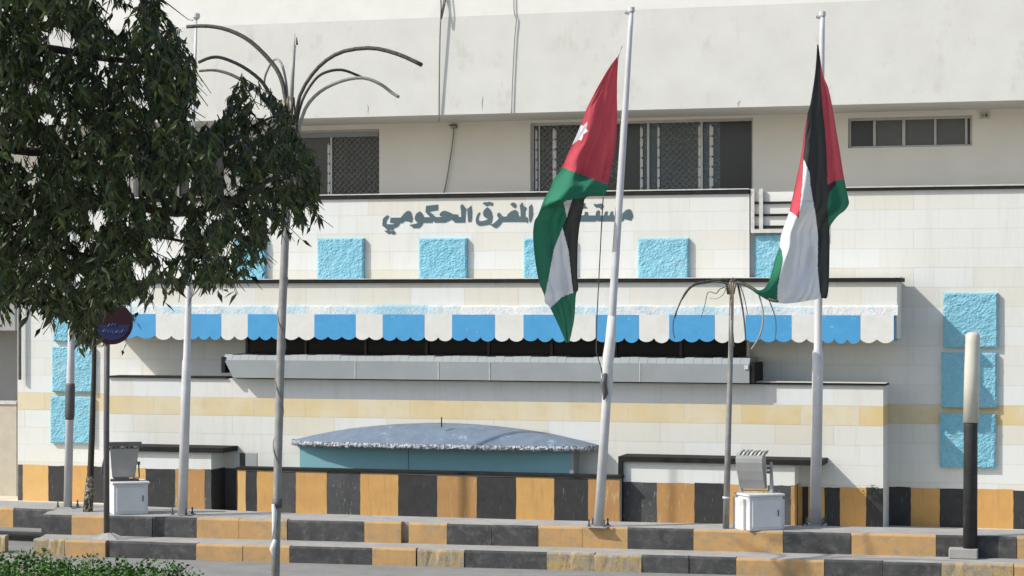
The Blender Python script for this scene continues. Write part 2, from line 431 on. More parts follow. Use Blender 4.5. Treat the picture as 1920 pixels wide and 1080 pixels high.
# return of the kerb at the drive opening
# lower kerb and the strip between
Lk0, Lk1 = G(62, 1011, ZT), G(1900, 1059, ZT)
lb = MB()
kerb_run(lb, Lk0, Lk1, ZT, ZR - .02, [(62, 120, kw), (120, 197, ko), (205, 368, kb), (368, 543, ko), (543, 698, kb), (698, 780, ko), (782, 870, kw), (870, 1025, kb),
    (1025, 1203, kw), (1203, 1380, kb), (1380, 1545, ko), (1545, 1765, kb), (1765, 1900, kw), (1900, 2060, ko), (2060, 2200, kb)], .018)
kerb_run(lb, G(-200, 1003, ZT), G(8, 1006, ZT), ZT, ZR - .02, [(-300, -150, kb), (-150, 9, kw)], .018)
o = lb.build('kerb'); o['kind'] = 'structure'
tb = MB()
a0, a1 = along(Lk0, Lk1, 62), along(Lk0, Lk1, 2200)
tb.hexa([(a0.x, a0.y + .14, ZR - .03), (a1.x, a1.y + .14, ZR - .03), (kR.x, kR.y + .3, ZR - .03), (kL.x, kL.y + .3, ZR - .03)],
        [(a0.x, a0.y + .14, ZT - .008), (a1.x, a1.y + .14, ZT - .008), (kR.x, kR.y + .3, ZT - .008), (kL.x, kL.y + .3, ZT - .008)], CONC)
o = tb.build('gutter_strip'); o['kind'] = 'structure'

# ------------------------------------------------------------------ the hospital building
bx = (X(960, YW), YW, 0)
HB = thing('hospital_building', 'long white limestone hospital with blue stone panels, striped awning and Arabic lettering', 'building', bx)
FARL, FARR = X(-700, YA), X(2500, YW)
XL = X(33, YW)                                  # left corner of the facade
ZBAND, ZTONE, ZPAR = Zh(1000, 211, YA), Zh(960, 27, YA), Zh(1000, 369, YA)
ZLEDGE = Zh(1000, 530, YB)
b = MB()
b.box(FARL, FARR, YA, YA + 6, ZBAND, ZTONE, RENDER)
b.build('upper_wall', HB)
b = MB(); b.box(FARL, FARR, YA, YA + 6, ZTONE, 13.5, RENDERW); b.build('roof_parapet', HB)
# recessed storey with window openings
def holed_wall(bm, x0, x1, z0, z1, holes, Y, m, dep=.22, rm=None):
    xs = sorted({x0, x1, *[h[0] for h in holes], *[h[1] for h in holes]})
    zs = sorted({z0, z1, *[h[2] for h in holes], *[h[3] for h in holes]})
    for i in range(len(xs) - 1):
        for j in range(len(zs) - 1):
            cx, cz = (xs[i] + xs[i + 1]) / 2, (zs[j] + zs[j + 1]) / 2
            if any(h[0] < cx < h[1] and h[2] < cz < h[3] for h in holes): continue
            bm.face([(xs[i], Y, zs[j]), (xs[i + 1], Y, zs[j]), (xs[i + 1], Y, zs[j + 1]), (xs[i], Y, zs[j + 1])], m)
    for (a, c, e, g) in holes:
        q = rm or m
        bm.face([(a, Y, e), (a, Y + dep, e), (c, Y + dep, e), (c, Y, e)], q)
        bm.face([(a, Y, g), (c, Y, g), (c, Y + dep, g), (a, Y + dep, g)], q)
        bm.face([(a, Y, e), (a, Y, g), (a, Y + dep, g), (a, Y + dep, e)], q)
        bm.face([(c, Y, e), (c, Y + dep, e), (c, Y + dep, g), (c, Y, g)], q)
ZSILL = 5.7
for k, (u, v, L_) in enumerate(((905, 206, 26), (1385, 200, 12), (690, 214, 18), (1105, 214, 10))):
    b = MB(); pts = []
    for q in range(9):
        pts.append(F(u + 7 * noise.noise(Vector((q * .6, k, 1))), v - L_ * q / 8, YA - .002))
    b.tube(pts, [.001 + .0025 * math.sin(math.pi * q / 8) for q in range(9)], DARKMETAL, 4, False); b.build('crack', HB)
w1 = (X(548, YR), X(711, YR), ZSILL, Zh(640, 243, YR))
w2 = (X(994, YR), X(1412, YR), ZSILL, Zh(1200, 226, YR))
w3 = (X(1590, YR), X(1823, YR), Zh(1700, 276, YR), Zh(1700, 219, YR))
w0 = (X(250, YR), X(420, YR), ZSILL, w1[3])
b = MB(); holed_wall(b, FARL, FARR, 5.2, ZBAND + .02, [w0, w1, w2, w3], YR, PAINTW)
b.face([(FARL, YW, 5.2), (FARR, YW, 5.2), (FARR, YR + .3, 5.2), (FARL, YR + .3, 5.2)], PAINTW)
b.build('recessed_wall', HB)
def window(hole, frames, panes, shutter=None, ladders=(), grilles=()):
    """frames: list of u for mullions; panes: (u0, u1, material)"""
    x0, x1, z0, z1 = hole; Yg = YR + .15
    fb = MB(); t = .045
    fb.box(x0, x1, Yg - .03, Yg + .05, z1 - t, z1, ALU); fb.box(x0, x1, Yg - .03, Yg + .05, z0, z0 + t, ALU)
    fb.box(x0, x0 + t, Yg - .03, Yg + .05, z0 + t, z1 - t, ALU); fb.box(x1 - t, x1, Yg - .03, Yg + .05, z0 + t, z1 - t, ALU)
    for (u, wd) in frames:
        x = X(u, Yg); fb.box(x - wd / 2, x + wd / 2, Yg - .035, Yg + .045, z0 + t, z1 - t, ALU)
    if shutter: fb.box(x0 + t, x1 - t, Yg - .06, Yg + .04, z1 - t - shutter, z1 - t - .002, GREYMETAL)
    wo = fb.build('window', HB, bevel=.006)
    for (u0, u1, m) in panes:
        p = MB(); p.box(max(x0 + t, X(u0, Yg)), min(x1 - t, X(u1, Yg)), Yg + .015, Yg + .025, z0 + t, z1 - t, m); p.build('pane', wo)
    for (u, wd) in ladders:                      # pale slotted strips hanging beside the panes
        l = MB(); x = X(u, Yg); zz = z0 + t
        while zz < z1 - t - .24:
            l.box(x - wd * .75, x + wd * .75, Yg - .02, Yg + .008, zz, zz + .16, CABW)
            l.box(x - wd * .6, x + wd * .0, Yg - .012, Yg + .008, zz + .16, zz + .2, CABW); zz += .2
        l.build('slotted_strip', wo)
    for (u0, u1) in grilles:                     # wrought lattice in front of the pane
        l = MB(); xa, xb = max(x0 + t, X(u0, Yg) + .02), min(x1 - t, X(u1, Yg) - .02); za, zb = z0 + t, z1 - t - (shutter or 0); sp_ = .125
        wd_, hg_ = xb - xa, zb - za; k = -hg_
        while k < wd_:
            p0 = max(0, -k); p1 = min(hg_, wd_ - k)
            if p1 - p0 > .03:
                l.tube([(xa + k + p0, Yg - .015, za + p0), (xa + k + p1, Yg - .015, za + p1)], .0075, GRILLE, 4, False)
                l.tube([(xb - k - p0, Yg - .008, za + p0), (xb - k - p1, Yg - .008, za + p1)], .0075, GRILLE, 4, False)
            k += sp_
        nx, nz_ = int(wd_ / sp_), int(hg_ / sp_)
        for i in range(nx):
            for j in range(nz_):
                cx, cz = xa + (i + .5) * sp_, za + (j + .5) * sp_
                l.tube([(cx - .02, Yg - .018, cz), (cx, Yg - .018, cz + .02), (cx + .02, Yg - .018, cz), (cx, Yg - .018, cz - .02), (cx - .02, Yg - .018, cz)], .006, GRILLE, 4, False)
        l.build('security_grille', wo)
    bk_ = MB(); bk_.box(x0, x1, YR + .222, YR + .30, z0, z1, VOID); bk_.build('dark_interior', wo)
window(w0, [(335, .05)], [(250, 335, GLASSP), (335, 420, GLASS)], .1)
window(w1, [(622, .04)], [(540, 622, GLASS), (622, 712, GLASS)], .1, [(617, .035)], [(622, 712)])
window(w2, [(1012, .03), (1165, .05), (1216, .05), (1316, .05)], [(994, 1012, GLASSP), (1012, 1165, GLASSP), (1165, 1200, GLASS), (1200, 1316, GLASSB), (1316, 1350, GLASSB), (1350, 1412, GLASS)], None,
       [(1006, .03), (1040, .05), (1203, .035), (1235, .03), (1312, .035), (1334, .05)], [(1014, 1100), (1240, 1312)])
fr = [(1640, .05), (1695, .06), (1754, .045), (1812, .045)]
window(w3, fr, [(1590, 1640, GLASS), (1640, 1695, GLASSG), (1695, 1754, GLASSG), (1754, 1812, GLASSG), (1812, 1823, GLASS)])
v_ = MB(); c0 = F(1846, 216, YR); v_.box(c0.x - .09, c0.x + .09, YR - .04, YR - .001, c0.z - .07, c0.z + .06, CREAM)
v_.box(c0.x - .055, c0.x + .0, YR - .05, YR - .041, c0.z - .035, c0.z + .025, HOUSING); v_.box(c0.x + .015, c0.x + .055, YR - .05, YR - .041, c0.z - .035, c0.z + .025, LETTER)
v_.build('wall_socket', HB)

# main facade walls
XA1 = X(1405, YA)
XB0, XB1 = X(185, YB), X(1682, YB)
op = (X(460, YA), X(1400, YA), Zh(900, 718, YA), Zh(900, 600, YA))
b = MB(); holed_wall(b, X(202, YA), XA1, 0, ZPAR, [op], YA, STONE, .4)
b.face([(XA1, YA, 0), (XA1, YW + .3, 0), (XA1, YW + .3, ZPAR), (XA1, YA, ZPAR)], STONE)
b.face([(X(202, YA), YA, ZPAR), (XA1, YA, ZPAR), (XA1, YW + .4, ZPAR), (X(202, YA), YW + .4, ZPAR)], CONC)
b.build('facade_wall', HB)
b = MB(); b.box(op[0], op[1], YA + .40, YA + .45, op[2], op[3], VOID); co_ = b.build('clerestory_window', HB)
for k in range(8):
    xa_ = op[0] + (op[1] - op[0]) * k / 8; xb_ = op[0] + (op[1] - op[0]) * (k + 1) / 8
    b = MB(); b.box(xa_ + .03, xb_ - .03, YA + .10 + .012 * (k % 2), YA + .11 + .012 * (k % 2), op[2] + .02, op[3] - .01, GLASSD); b.build('pane', co_)
    b = MB(); b.box(xb_ - .025, xb_ + .025, YA + .06, YA + .13, op[2], op[3], POLED); b.build('mullion', co_)
ZWR = Zh(1750, 356, YW)
for (xa, xb, zt) in ((XL, X(202, YA) - .002, ZPAR), (XA1 + .002, FARR, ZWR)):
    b = MB(); b.box(xa, xb, YW, YW + .3, 0, zt, STONE); b.build('wing_wall', HB)
# parapet copings: dark strip with a pale lip above
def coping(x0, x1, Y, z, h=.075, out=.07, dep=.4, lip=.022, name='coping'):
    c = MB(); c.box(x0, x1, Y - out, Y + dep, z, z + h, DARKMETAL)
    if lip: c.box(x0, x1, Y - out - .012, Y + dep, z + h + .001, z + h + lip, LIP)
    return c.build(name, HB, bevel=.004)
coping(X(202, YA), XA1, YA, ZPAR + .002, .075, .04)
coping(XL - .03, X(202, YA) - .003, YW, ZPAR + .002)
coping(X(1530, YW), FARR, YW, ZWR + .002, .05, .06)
# railing over the recessed bay
rl = MB(); ra, rb2 = XA1 + .06, X(1528, YW)
for v in (380, 403, 425):
    z = Zh(1450, v, YW - .12); rl.tube([(ra, YW - .12, z), (rb2, YW - .12, z)], .022, DARKMETAL)
ro = rl.build('railing', HB)
pn = MB(); pn.box(ra + .01, rb2, YW - .085, YW - .002, Zh(1450, 429, YW), ZWR + .001, RENDERW); pn.build('railing_panel', ro)
for x in (ra, ra + .16, rb2):
    p = MB(); p.box(x - .035, x + .035, YW - .16, YW - .087, Zh(1450, 432, YW), ZWR + .06, LIP); p.build('railing_post', ro)
p = MB(); p.box(ra - .03, rb2, YW - .17, YW - .002, Zh(1450, 437, YW), Zh(1450, 430, YW), LIP); p.build('railing_foot', ro)

# rough blue stone panels
def panel(u0, u1, v0, v1, Y, out=.07, seed=0):
    P = F(u0, v1, Y); Q = F(u1, v0, Y); um = (u0 + u1) / 2
    x0, x1, z0, z1 = P.x, Q.x, Zh(um, v1, Y), Zh(um, v0, Y)
    n = 34; g = MB(); rows = []
    for i in range(n + 1):
        row = []
        for j in range(n + 1):
            x = x0 + (x1 - x0) * i / n; z = z0 + (z1 - z0) * j / n
            q = Vector((x * 7 + seed * 3, z * 8.5, seed))
            ed = min(i, j, n - i, n - j)
            h = (noise.noise(q) * .5 + abs(noise.noise(q * 2.3)) * .55 + noise.noise(q * 4.5) * .22) * .024
            row.append(Vector((x, Y - out + (0 if ed == 0 else -.012 - h), z)))
        rows.append(row)
    base = len(g.v)
    for r_ in rows: g.v += r_
    k = n + 1; mi = g.mi(BLUE)
    for i in range(n):
        for j in range(n):
            g.f.append((i * k + j, (i + 1) * k + j, (i + 1) * k + j + 1, i * k + j + 1)); g.m.append(mi)
    for (a, c) in (((x0, z0), (x1, z0)), ((x1, z0), (x1, z1)), ((x1, z1), (x0, z1)), ((x0, z1), (x0, z0))):
        g.face([(a[0], Y - out, a[1]), (a[0], Y, a[1]), (c[0], Y, c[1]), (c[0], Y - out, c[1])], BLUE)
    g.build('stone_panel', HB)
for i, (a, c) in enumerate(((442, 500), (598, 684), (788, 877), (984, 1076), (1198, 1292))):
    panel(a, c, 447, 531, YA, .08, i + 1)
panel(1415, 1502, 440, 531, YW, .06, 9)
for i, (a, c, v0, v1) in enumerate(((1769, 1871, 549, 652), (1766, 1869, 661, 764), (1763, 1867, 775, 877))): panel(a, c, v0, v1, YW, .075, 11 + i)
for i, (a, c, v0, v1) in enumerate(((103, 180, 560, 640), (101, 178, 650, 735), (98, 176, 743, 831))): panel(a, c, v0, v1, YW, .075, 17 + i)

# box over the awning
ZB0 = Zh(1000, 632, YB)
b = MB(); b.box(XB0, XB1, YB, YA - .002, ZB0, ZLEDGE, STONE); b.box(XA1 + .003, XB1, YA - .002, YW - .002, ZB0, ZLEDGE, STONE); b.build('awning_box', HB)
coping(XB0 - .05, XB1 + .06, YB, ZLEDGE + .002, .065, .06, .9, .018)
# striped awning
YV = YB - .11
zt, zv = Zh(1000, 572, YB), Zh(1000, 592, YV)
aw = MB()
n = 150
for i in range(n):
    pr = []
    for q in (i, i + 1):
        x = XB0 + (XB1 + .02 - XB0) * q / n
        wob = .02 * noise.noise(Vector((x * 1.3, 0, 5))) + .012 * noise.noise(Vector((x * 6, 0, 9)))
        pr.append([(x, YB - .003, zt + wob), (x, YB - .09 - wob, zt - .035 + wob), (x, YV - .012, zv + .02)])
    for k in range(2): aw.face([pr[0][k + 1], pr[1][k + 1], pr[1][k], pr[0][k]], AWTOP)
ao = aw.build('awning', HB, smooth=True)
st = [185, 248 - 58, 292, 352, 415, 465, 532, 590, 667, 718, 796, 848, 928, 982, 1063, 1117, 1198, 1255, 1340, 1398, 1484, 1541, 1613, 1676]
val = MB()
for i in range(1, len(st) - 1):
    x0, x1 = X(st[i], YV), X(st[i + 1], YV); um = (st[i] + st[i + 1]) / 2
    blue = i % 2 == 1; ns = 3 if blue else 2; m = AWBLUE if blue else AWWHITE
    zb = Zh(1000, 636, YV); jz = R.uniform(-.01, .01)
    pts = [(x0, zv + .02), (x0, zb + .03)]
    for s in range(ns):
        a, c = x0 + (x1 - x0) * s / ns, x0 + (x1 - x0) * (s + 1) / ns; sj = R.uniform(-.02, .02)
        for q in range(1, 8):
            tq = q / 8; pts.append((a + (c - a) * tq, zb + .03 - math.sin(math.pi * tq) ** .75 * (.072 + .5 * sj) + jz * 1.2))
        pts.append((c, zb + .03 if s < ns - 1 else zb + .03))
    pts.append((x1, zv + .02))
    dy = .004 * (i % 2)
    val.prism(pts, YV - .014 - dy, YV + .012, m)
# right return of the valance
val.box(X(1676, YV) + .001, X(1676, YV) + .02, YV + .013, YB + .5, Zh(1000, 636, YV), zv + .01, AWBLUE)
val.build('valance', ao)

# grey fascia below the opening
YF = YC - .25
zf0, zf1, zf2 = Zh(900, 713, YF), Zh(900, 679, YF), Zh(900, 669, YF)
b = MB()
xa, xb = X(437, YF), X(1405, YF); xa2 = X(418, YF)
b.prism([(xa, zf0), (xb, zf0), (xb, zf1), (xa2 + .08, zf1), (xa2 + .04, zf1 - .02)], YF, YA - .01, GREYMETAL)
nseg = 60
for i in range(nseg):
    x0, x1 = xa2 + (xb - xa2) * i / nseg, xa2 + (xb - xa2) * (i + 1) / nseg - .004
    d = R.uniform(-.008, .012)
    b.hexa([(x0, YF + .02, zf1 + .001), (x1, YF + .02, zf1 + .001), (x1, YA - .02, zf1 + .001), (x0, YA - .02, zf1 + .001)],
           [(x0, YF + .10, zf2 + d), (x1, YF + .10, zf2 + d), (x1, YA - .02, zf2 + d), (x0, YA - .02, zf2 + d)], GREYMETAL)
for u in (666, 822, 918, 1200): b.box(X(u, YF) - .008, X(u, YF) + .008, YF - .008, YF - .0005, zf0, zf1, LIP)
fo = b.build('fascia', HB)
b = MB(); b.box(xb + .002, xb + .09, YF + .02, YA - .02, zf0, zf1 + .02, DARKMETAL); b.box(xb - .09, xb - .02, YF - .02, YF - .009, zf1 - .09, zf1 - .01, LIP); b.build('end_bracket', fo)
b = MB(); b.box(xa2 - .04, xa2 + .035, YF + .01, YA - .02, zf1 - .25, zf1 + .06, DARKMETAL); b.build('end_bracket', fo)

# lower block
ZC = Zh(1550, 722, YC)
XC0, XC1 = X(205, YC), X(1656, YC)
b = MB(); b.box(XC0, XC1, YC, YA - .003, 0, ZC, STONE); b.box(XA1 + .004, XC1, YA - .003, YW - .002, 0, ZC, STONE); b.build('lower_block', HB)
coping(XC0 - .02, X(418, YF) - .02, YC, ZC + .002, .03, .05, .5, 0)
coping(X(1412, YC), XC1 + .06, YC, ZC + .002, .035, .05, .5, .015)

# painted stripes at the foot of the walls
def stripes(bm, Y, zt, spans, z0=0.0, out=.006):
    us = sorted({s[0] for s in spans} | {s[1] for s in spans}); edge = {}
    for u in us:
        x = X(u, Y); edge[u] = [(x + R.uniform(-.005, .005), z0 + (zt - z0) * k / 6) for k in range(7)]
    for (a, c, m) in spans:
        dz = R.uniform(-.012, .012)
        lo, hi = edge[a], edge[c]
        top = [(lo[6][0] + (hi[6][0] - lo[6][0]) * k / 5, zt + dz + R.uniform(-.006, .006)) for k in range(6)]
        pts = [p for p in lo[:6]] + top + [p for p in reversed(hi[:6])]
        mm = R.choice((ORANGE, ORANGE, ORANGE2, ORANGE3)) if m is ORANGE else R.choice((BLACKP, BLACKP, BLACK2))
        bm.prism(pts, Y - out - (.002 if m is ORANGE else 0), Y + .002, mm)
o_, k_ = ORANGE, BLACKP
sb = MB()
stripes(sb, YW, .74, [(34, 43, k_), (43, 91, o_), (91, 121, k_), (121, 164, o_), (164, 200, k_)])
sb.build('painted_stripes', HB); sb = MB()
stripes(sb, YW, .70, [(1667, 1708, k_), (1708, 1762, o_), (1762, 1810, k_), (1810, 1900, o_), (1900, 1975, k_), (1975, 2050, o_)])
sb.build('painted_stripes', HB); sb = MB(); stripes(sb, YC, .86, [(404, 444, k_), (444, 470, o_)]); sb.build('painted_stripes', HB); sb = MB()
stripes(sb, YC, .76, [(1496, 1504, o_), (1504, 1516, k_), (1516, 1546, o_), (1546, 1575, k_), (1575, 1624, o_), (1624, 1656, k_)])
sb.build('painted_stripes', HB)

# the two low porches
def porch(u0, u1, ub, zs0, zs1, zst, spans, side, lipu):
    b = MB(); xa, xb, xc = X(u0, YP), X(u1, YP), X(ub, YC)
    b.box(xa, xb, YP, YC - .002, 0, zs0, STONE)
    po = b.build('porch', HB)
    s = MB(); s.box(xa - .05, xc, YP - .08, YC - .003, zs0 + .002, zs1, DARKMETAL)
    s.build('roof_slab', po)
    q = MB(); stripes(q, YP, zst, spans)
    d = Vector((0, YC - YP - .01, 0)); nn = Vector((d.y, -d.x, 0)).normalized() * .006
    for (f0, f1, m) in side:
        A, B = Vector((xb, YP, 0)) + d * f0, Vector((xb, YP, 0)) + d * f1
        q.face([A + nn, B + nn, B + nn + Vector((0, 0, zst)), A + nn + Vector((0, 0, zst))], m)
    q.build('painted_stripes', po)
    return po, xa
zs0, zs1 = Zh(1300, 868, YP), Zh(1300, 858, YP)
po, xa = porch(1166, 1490, 1552, zs0, zs1, Zh(1300, 906, YP), [(1166, 1232, k_), (1232, 1302, o_), (1302, 1362, k_), (1362, 1440, o_), (1440, 1483, k_), (1483, 1490, o_)],
               [(0, .35, o_), (.35, .6, k_), (.6, 1, o_)], 0)
jb = MB(); jb.box(xa - .05, xa + .03, YP - .09, YP - .001, 0, zs0, DARKMETAL); jb.build('jamb', po)
po, xa = porch(212, 396, 446, zs0, zs1, Zh(330, 879, YP), [(212, 242, k_), (242, 273, o_), (273, 329, k_), (329, 384, o_), (384, 396, k_)], [(0, 1, k_)], 0)
jb = MB(); x_ = X(452, YP); jb.box(x_ - .05, x_ + .05, YP + .05, YP + .1, 0, zs0, DARKMETAL); jb.box(x_ + .052, x_ + .3, YP + .06, YP + .1, .9, zs0, GREYMETAL); jb.build('jamb', po)

# Arabic lettering
def conv(pts, ox, oy): return [(ox + x / 12, oy + y / 12) for x, y in pts]
L = []
L.append(conv([(300,400),(340,420),(325,455),(285,510),(270,580),(300,605),(440,605),(480,592),(360,560),(380,455),(600,455),(640,410),(690,350),(740,310),(790,300),(830,325),(850,390),(875,470),(850,560),(820,560),(760,535),(680,530),(660,560),(640,575),(585,575),(570,610),(530,660),(450,690),(430,730),(300,730),(250,680),(190,635),(200,490),(230,450)], 700, 370))
L.append(conv([(235,750),(340,737),(360,760),(440,745),(485,780),(480,825),(420,835),(375,805),(340,830),(290,800)], 700, 370))
L.append(conv([(1030,310),(1080,350),(1110,400),(1130,445),(1265,445),(1160,325),(1175,190),(1440,160),(1440,285),(1260,310),(1250,330),(1310,365),(1390,440),(1535,440),(1600,415),(1560,412),(1500,425),(1480,400),(1485,360),(1540,310),(1600,300),(1680,325),(1780,375),(1890,388),(1905,440),(1965,440),(1960,300),(1945,190),(1990,150),(2080,260),(2060,350),(2050,565),(1820,565),(1775,510),(1735,500),(1660,540),(1590,565),(1365,565),(1335,510),(1310,570),(1105,570),(1085,620),(1020,690),(880,690),(860,660),(795,620),(900,600),(985,580),(960,550),(920,500),(920,440),(950,370)], 700, 370))
L.append(conv([(300,260),(390,185),(405,300),(405,480),(385,550),(320,550)], 850, 370))
L.append(conv([(750,220),(810,260),(850,330),(870,430),(860,520),(825,600),(760,615),(620,640),(550,630),(505,590),(490,510),(510,420),(560,340),(590,340),(575,390),(550,460),(555,530),(620,535),(700,520),(760,490),(790,460),(740,470),(690,440),(660,400),(660,320),(700,260)], 850, 370))
L.append(conv([(645,135),(700,100),(740,115),(780,95),(880,120),(870,185),(790,175),(740,200)], 850, 370))
L.append(conv([(1015,335),(1050,370),(1085,415),(1130,430),(1185,430),(1220,370),(1290,310),(1380,278),(1430,310),(1460,420),(1505,430),(1500,300),(1480,180),(1535,110),(1560,180),(1640,235),(1600,310),(1605,430),(1655,450),(1670,500),(1660,580),(1620,550),(1085,550),(1040,620),(960,690),(920,685),(810,612),(860,605),(930,560),(1000,490),(1005,455),(970,410),(980,370)], 850, 370))
L.append(conv([(1265,150),(1330,110),(1390,135),(1410,190),(1380,240),(1330,220)], 850, 370))
L.append(conv([(1690,210),(1750,150),(1770,220),(1780,400),(1735,550),(1700,550),(1685,420)], 850, 370))
L.append(conv([(1420,320),(1470,345),(1510,450),(1510,500),(1465,580),(1400,565),(1310,540),(1280,595),(740,595),(690,575),(660,600),(-120,600),(-200,700),(-420,720),(-520,620),(-500,480),(-440,480),(-440,590),(-380,625),(-280,610),(-200,500),(-60,465),(-40,360),(40,290),(120,310),(160,380),(170,465),(380,465),(420,450),(430,385),(490,385),(500,465),(670,465),(690,370),(745,345),(765,380),(755,465),(860,465),(885,385),(940,370),(925,465),(980,465),(1010,390),(1050,365),(1070,470),(1240,480),(1290,410),(1350,345)], 1060, 365))
L.append(conv([(630,200),(690,215),(800,195),(850,240),(830,290),(800,340),(770,300),(720,275),(690,292),(640,250)], 1060, 365))
L.append(conv([(300,300),(330,250),(380,290),(390,200),(430,180),(430,250),(490,295),(400,305)], 1060, 365))
L.append(conv([(40,240),(80,190),(130,220),(100,265)], 1060, 365))
lt = MB()
for pl in L:
    ys = [F(u, v, YA - .04) for u, v in pl]
    lt.prism([(p.x, p.z) for p in ys], YA - .010, YA - .001, LETTER)
lt.build('sign_lettering', HB)
b = MB(); b.tube([F(37, v, YW - .09) for v in (540, 600, 660, 712)], .035, POLED); b.build('downpipe', HB)

# ------------------------------------------------------------------ neighbour at the left edge
YN = 41.0
nb = thing('neighbour_building', 'plain grey side building showing left of the limestone facade', 'building', (X(0, YN), YN, 0))
b = MB(); b.box(X(-700, YN), X(33, YN) + .6, YN, YN + 5, 0, 7.4, GREYWALL); b.build('wall', nb)
b = MB(); b.box(X(-700, YN), X(33, YN) + .6, YN - 1.2, YN - .002, Zh(10, 618, YN), Zh(10, 560, YN), RENDERW); b.build('balcony_slab', nb)
b = MB(); z1 = Zh(15, 758, 39.2); b.box(X(-700, 39.2), X(31, 39.2), 39.2, 39.5, 0, z1, ROUGHCAST); b.box(X(-700, 39.2), X(32, 39.2), 39.17, 39.55, z1 + .002, z1 + .06, LIP)
tag(b.build('boundary_wall', None), 'low beige roughcast wall at the left end of the facade', 'wall')

# ------------------------------------------------------------------ striped low wall in front, with domed kiosk behind
ZD = Zh(800, 889, YD)
lw = thing('low_wall', 'long low wall with black and amber stripes in front of the domed kiosk', 'wall', (X(800, YD), YD, 0))
b = MB(); b.box(X(446, YD), X(1163, YD), YD, YD + .25, 0, ZD, CONC); b.build('wall', lw)
b = MB(); b.box(X(445, YD) - .02, X(1163, YD) + .03, YD - .03, YD + .3, ZD + .002, ZD + .05, DARKMETAL); b.build('coping', lw, bevel=.005)
b = MB(); stripes(b, YD, ZD - .01, [(446, 461, o_), (461, 482, k_), (482, 514, o_), (514, 555, k_), (555, 613, o_), (613, 676, k_), (676, 747, o_), (747, 820, k_), (820, 894, o_), (894, 968, k_), (968, 1039, o_), (1039, 1103, k_), (1103, 1162, o_)])
b.build('painted_stripes', lw)

kx0, kx1 = X(562, YK), X(1069, YK)
zk0, zk1 = .0, Zh(800, 839, YK)
ki = thing('kiosk', 'low teal kiosk under a shallow grey dome with crusted white rim', 'kiosk', ((kx0 + kx1) / 2, YK, 0))
b = MB(); b.box(kx0, kx1, YK, YC - .006, 0, zk1, TEAL)
for f in (.41,): b.box(kx0 + (kx1 - kx0) * f, kx0 + (kx1 - kx0) * f + .012, YK - .006, YK - .001, 0, zk1, LETTER)
b.build('wall', ki)
b = MB(); b.box(kx1 + .001, kx1 + .07, YK - .03, YC - .006, 0, zk1, GREYMETAL); b.build('corner_post', ki)
# dome: half ellipse in plan, sagging crown
dm = MB(); dcx = (X(536, YK - .1) + X(1114, YK - .1)) / 2; dax = (X(1114, YK - .1) - X(536, YK - .1)) / 2
dh = Zh(826, 797, YK) - zk1 - .06; DB = .42
def dome_pt(a, t):
    rr = math.cos(t)
    sx = math.copysign(abs(math.cos(a)) ** .9, math.cos(a))
    w_ = .010 * noise.noise(Vector((a * 9, t * 3, 1)))
    return Vector((dcx + dax * rr * sx, YC - .01 - (DB + .33) * rr * math.sin(a) ** .55 if math.sin(a) > 0 else YC - .01, zk1 + .075 + dh * (1 - rr ** 2.1) + w_))
na, ntt = 96, 14
grid = [[dome_pt(math.pi * i / na, math.pi / 2 * j / ntt) for i in range(na + 1)] for j in range(ntt + 1)]
for j in range(ntt):
    for i in range(na):
        dm.face([grid[j][i + 1], grid[j][i], grid[j + 1][i], grid[j + 1][i + 1]], DOME)
do = dm.build('dome', ki, smooth=True)
rm = MB()
for i in range(na):
    for k in range(3):
        q = []
        for (ii, kk) in ((i, k), (i + 1, k), (i + 1, k + 1), (i, k + 1)):
            p = grid[0][ii].copy(); hh = [.012, -.03, -.06, -.085][kk]
            p.z = zk1 + .075 + hh + .022 * noise.noise(Vector((ii * .9, kk, 4))); p.y -= [.0, .03, .025, .0][kk] + .02 * noise.noise(Vector((ii * 1.3, kk * 2, 7)))
            q.append(p)
        rm.face(q, CRUST)
rm.face([grid[0][i] + Vector((0, 0, -.075)) for i in range(na + 1)], CRUST)
rm.build('rim', do)
b = MB(); p = F(828, 796, YK - .1); b.tube([p + Vector((0, 0, -.05)), p + Vector((0, 0, .14))], .012, DARKMETAL); b.build('finial', do)

# ------------------------------------------------------------------ flagpoles
def stepped_pole(name, label, base, top, radii, steps, m, cap, group='flagpoles'):
    """base, top: world points; radii at the given heights (fractions)"""
    t = thing(name, label, 'flagpole', base, group)
    pts, rs = [], []
    for f, r in zip(steps, radii): pts.append(base + (top - base) * f); rs.append(r)
    b = MB(); b.tube(pts, rs, m, 14); b.build('pole', t, smooth=True)
    b = MB(); n = 8
    b.box(base.x - .17, base.x + .17, base.y - .17, base.y + .17, base.z, base.z + .018, CONC)
    b.build('base_plate', t)
    for sx, sy in ((-1, -1), (1, -1), (1, 1), (-1, 1)):
        q = MB(); x, y = base.x + sx * .125, base.y + sy * .125
        q.tube([(x, y, base.z + .018), (x, y, base.z + .13)], .014, POLED, 6); q.tube([(x, y, base.z + .02), (x, y, base.z + .05)], .026, POLED, 6); q.build('anchor_bolt', t)
    b = MB()
    if cap == 'truck':
        b.tube([top, top + Vector((0, 0, .07))], [.055, .055], m, 10); b.tube([top + Vector((-.02, 0, -.02)), top + Vector((-.10, -.02, .0))], .035, m, 8)
    else:
        b.tube([top + Vector((0, 0, -.01)), top + Vector((0, 0, .03)), top + Vector((0, 0, .09)), top + Vector((0, 0, .11))], [.03, .065, .065, .03], m, 10)
        b.tube([top + Vector((-.05, -.03, -.02)), top + Vector((-.11, -.03, .0))], .02, m, 6)
    b.build('finial', t)
    return t
def at_depth_of(p): return -SA * p.x + CA * p.y
B1 = G(1122, 988, ZP - .006); d1 = at_depth_of(B1)
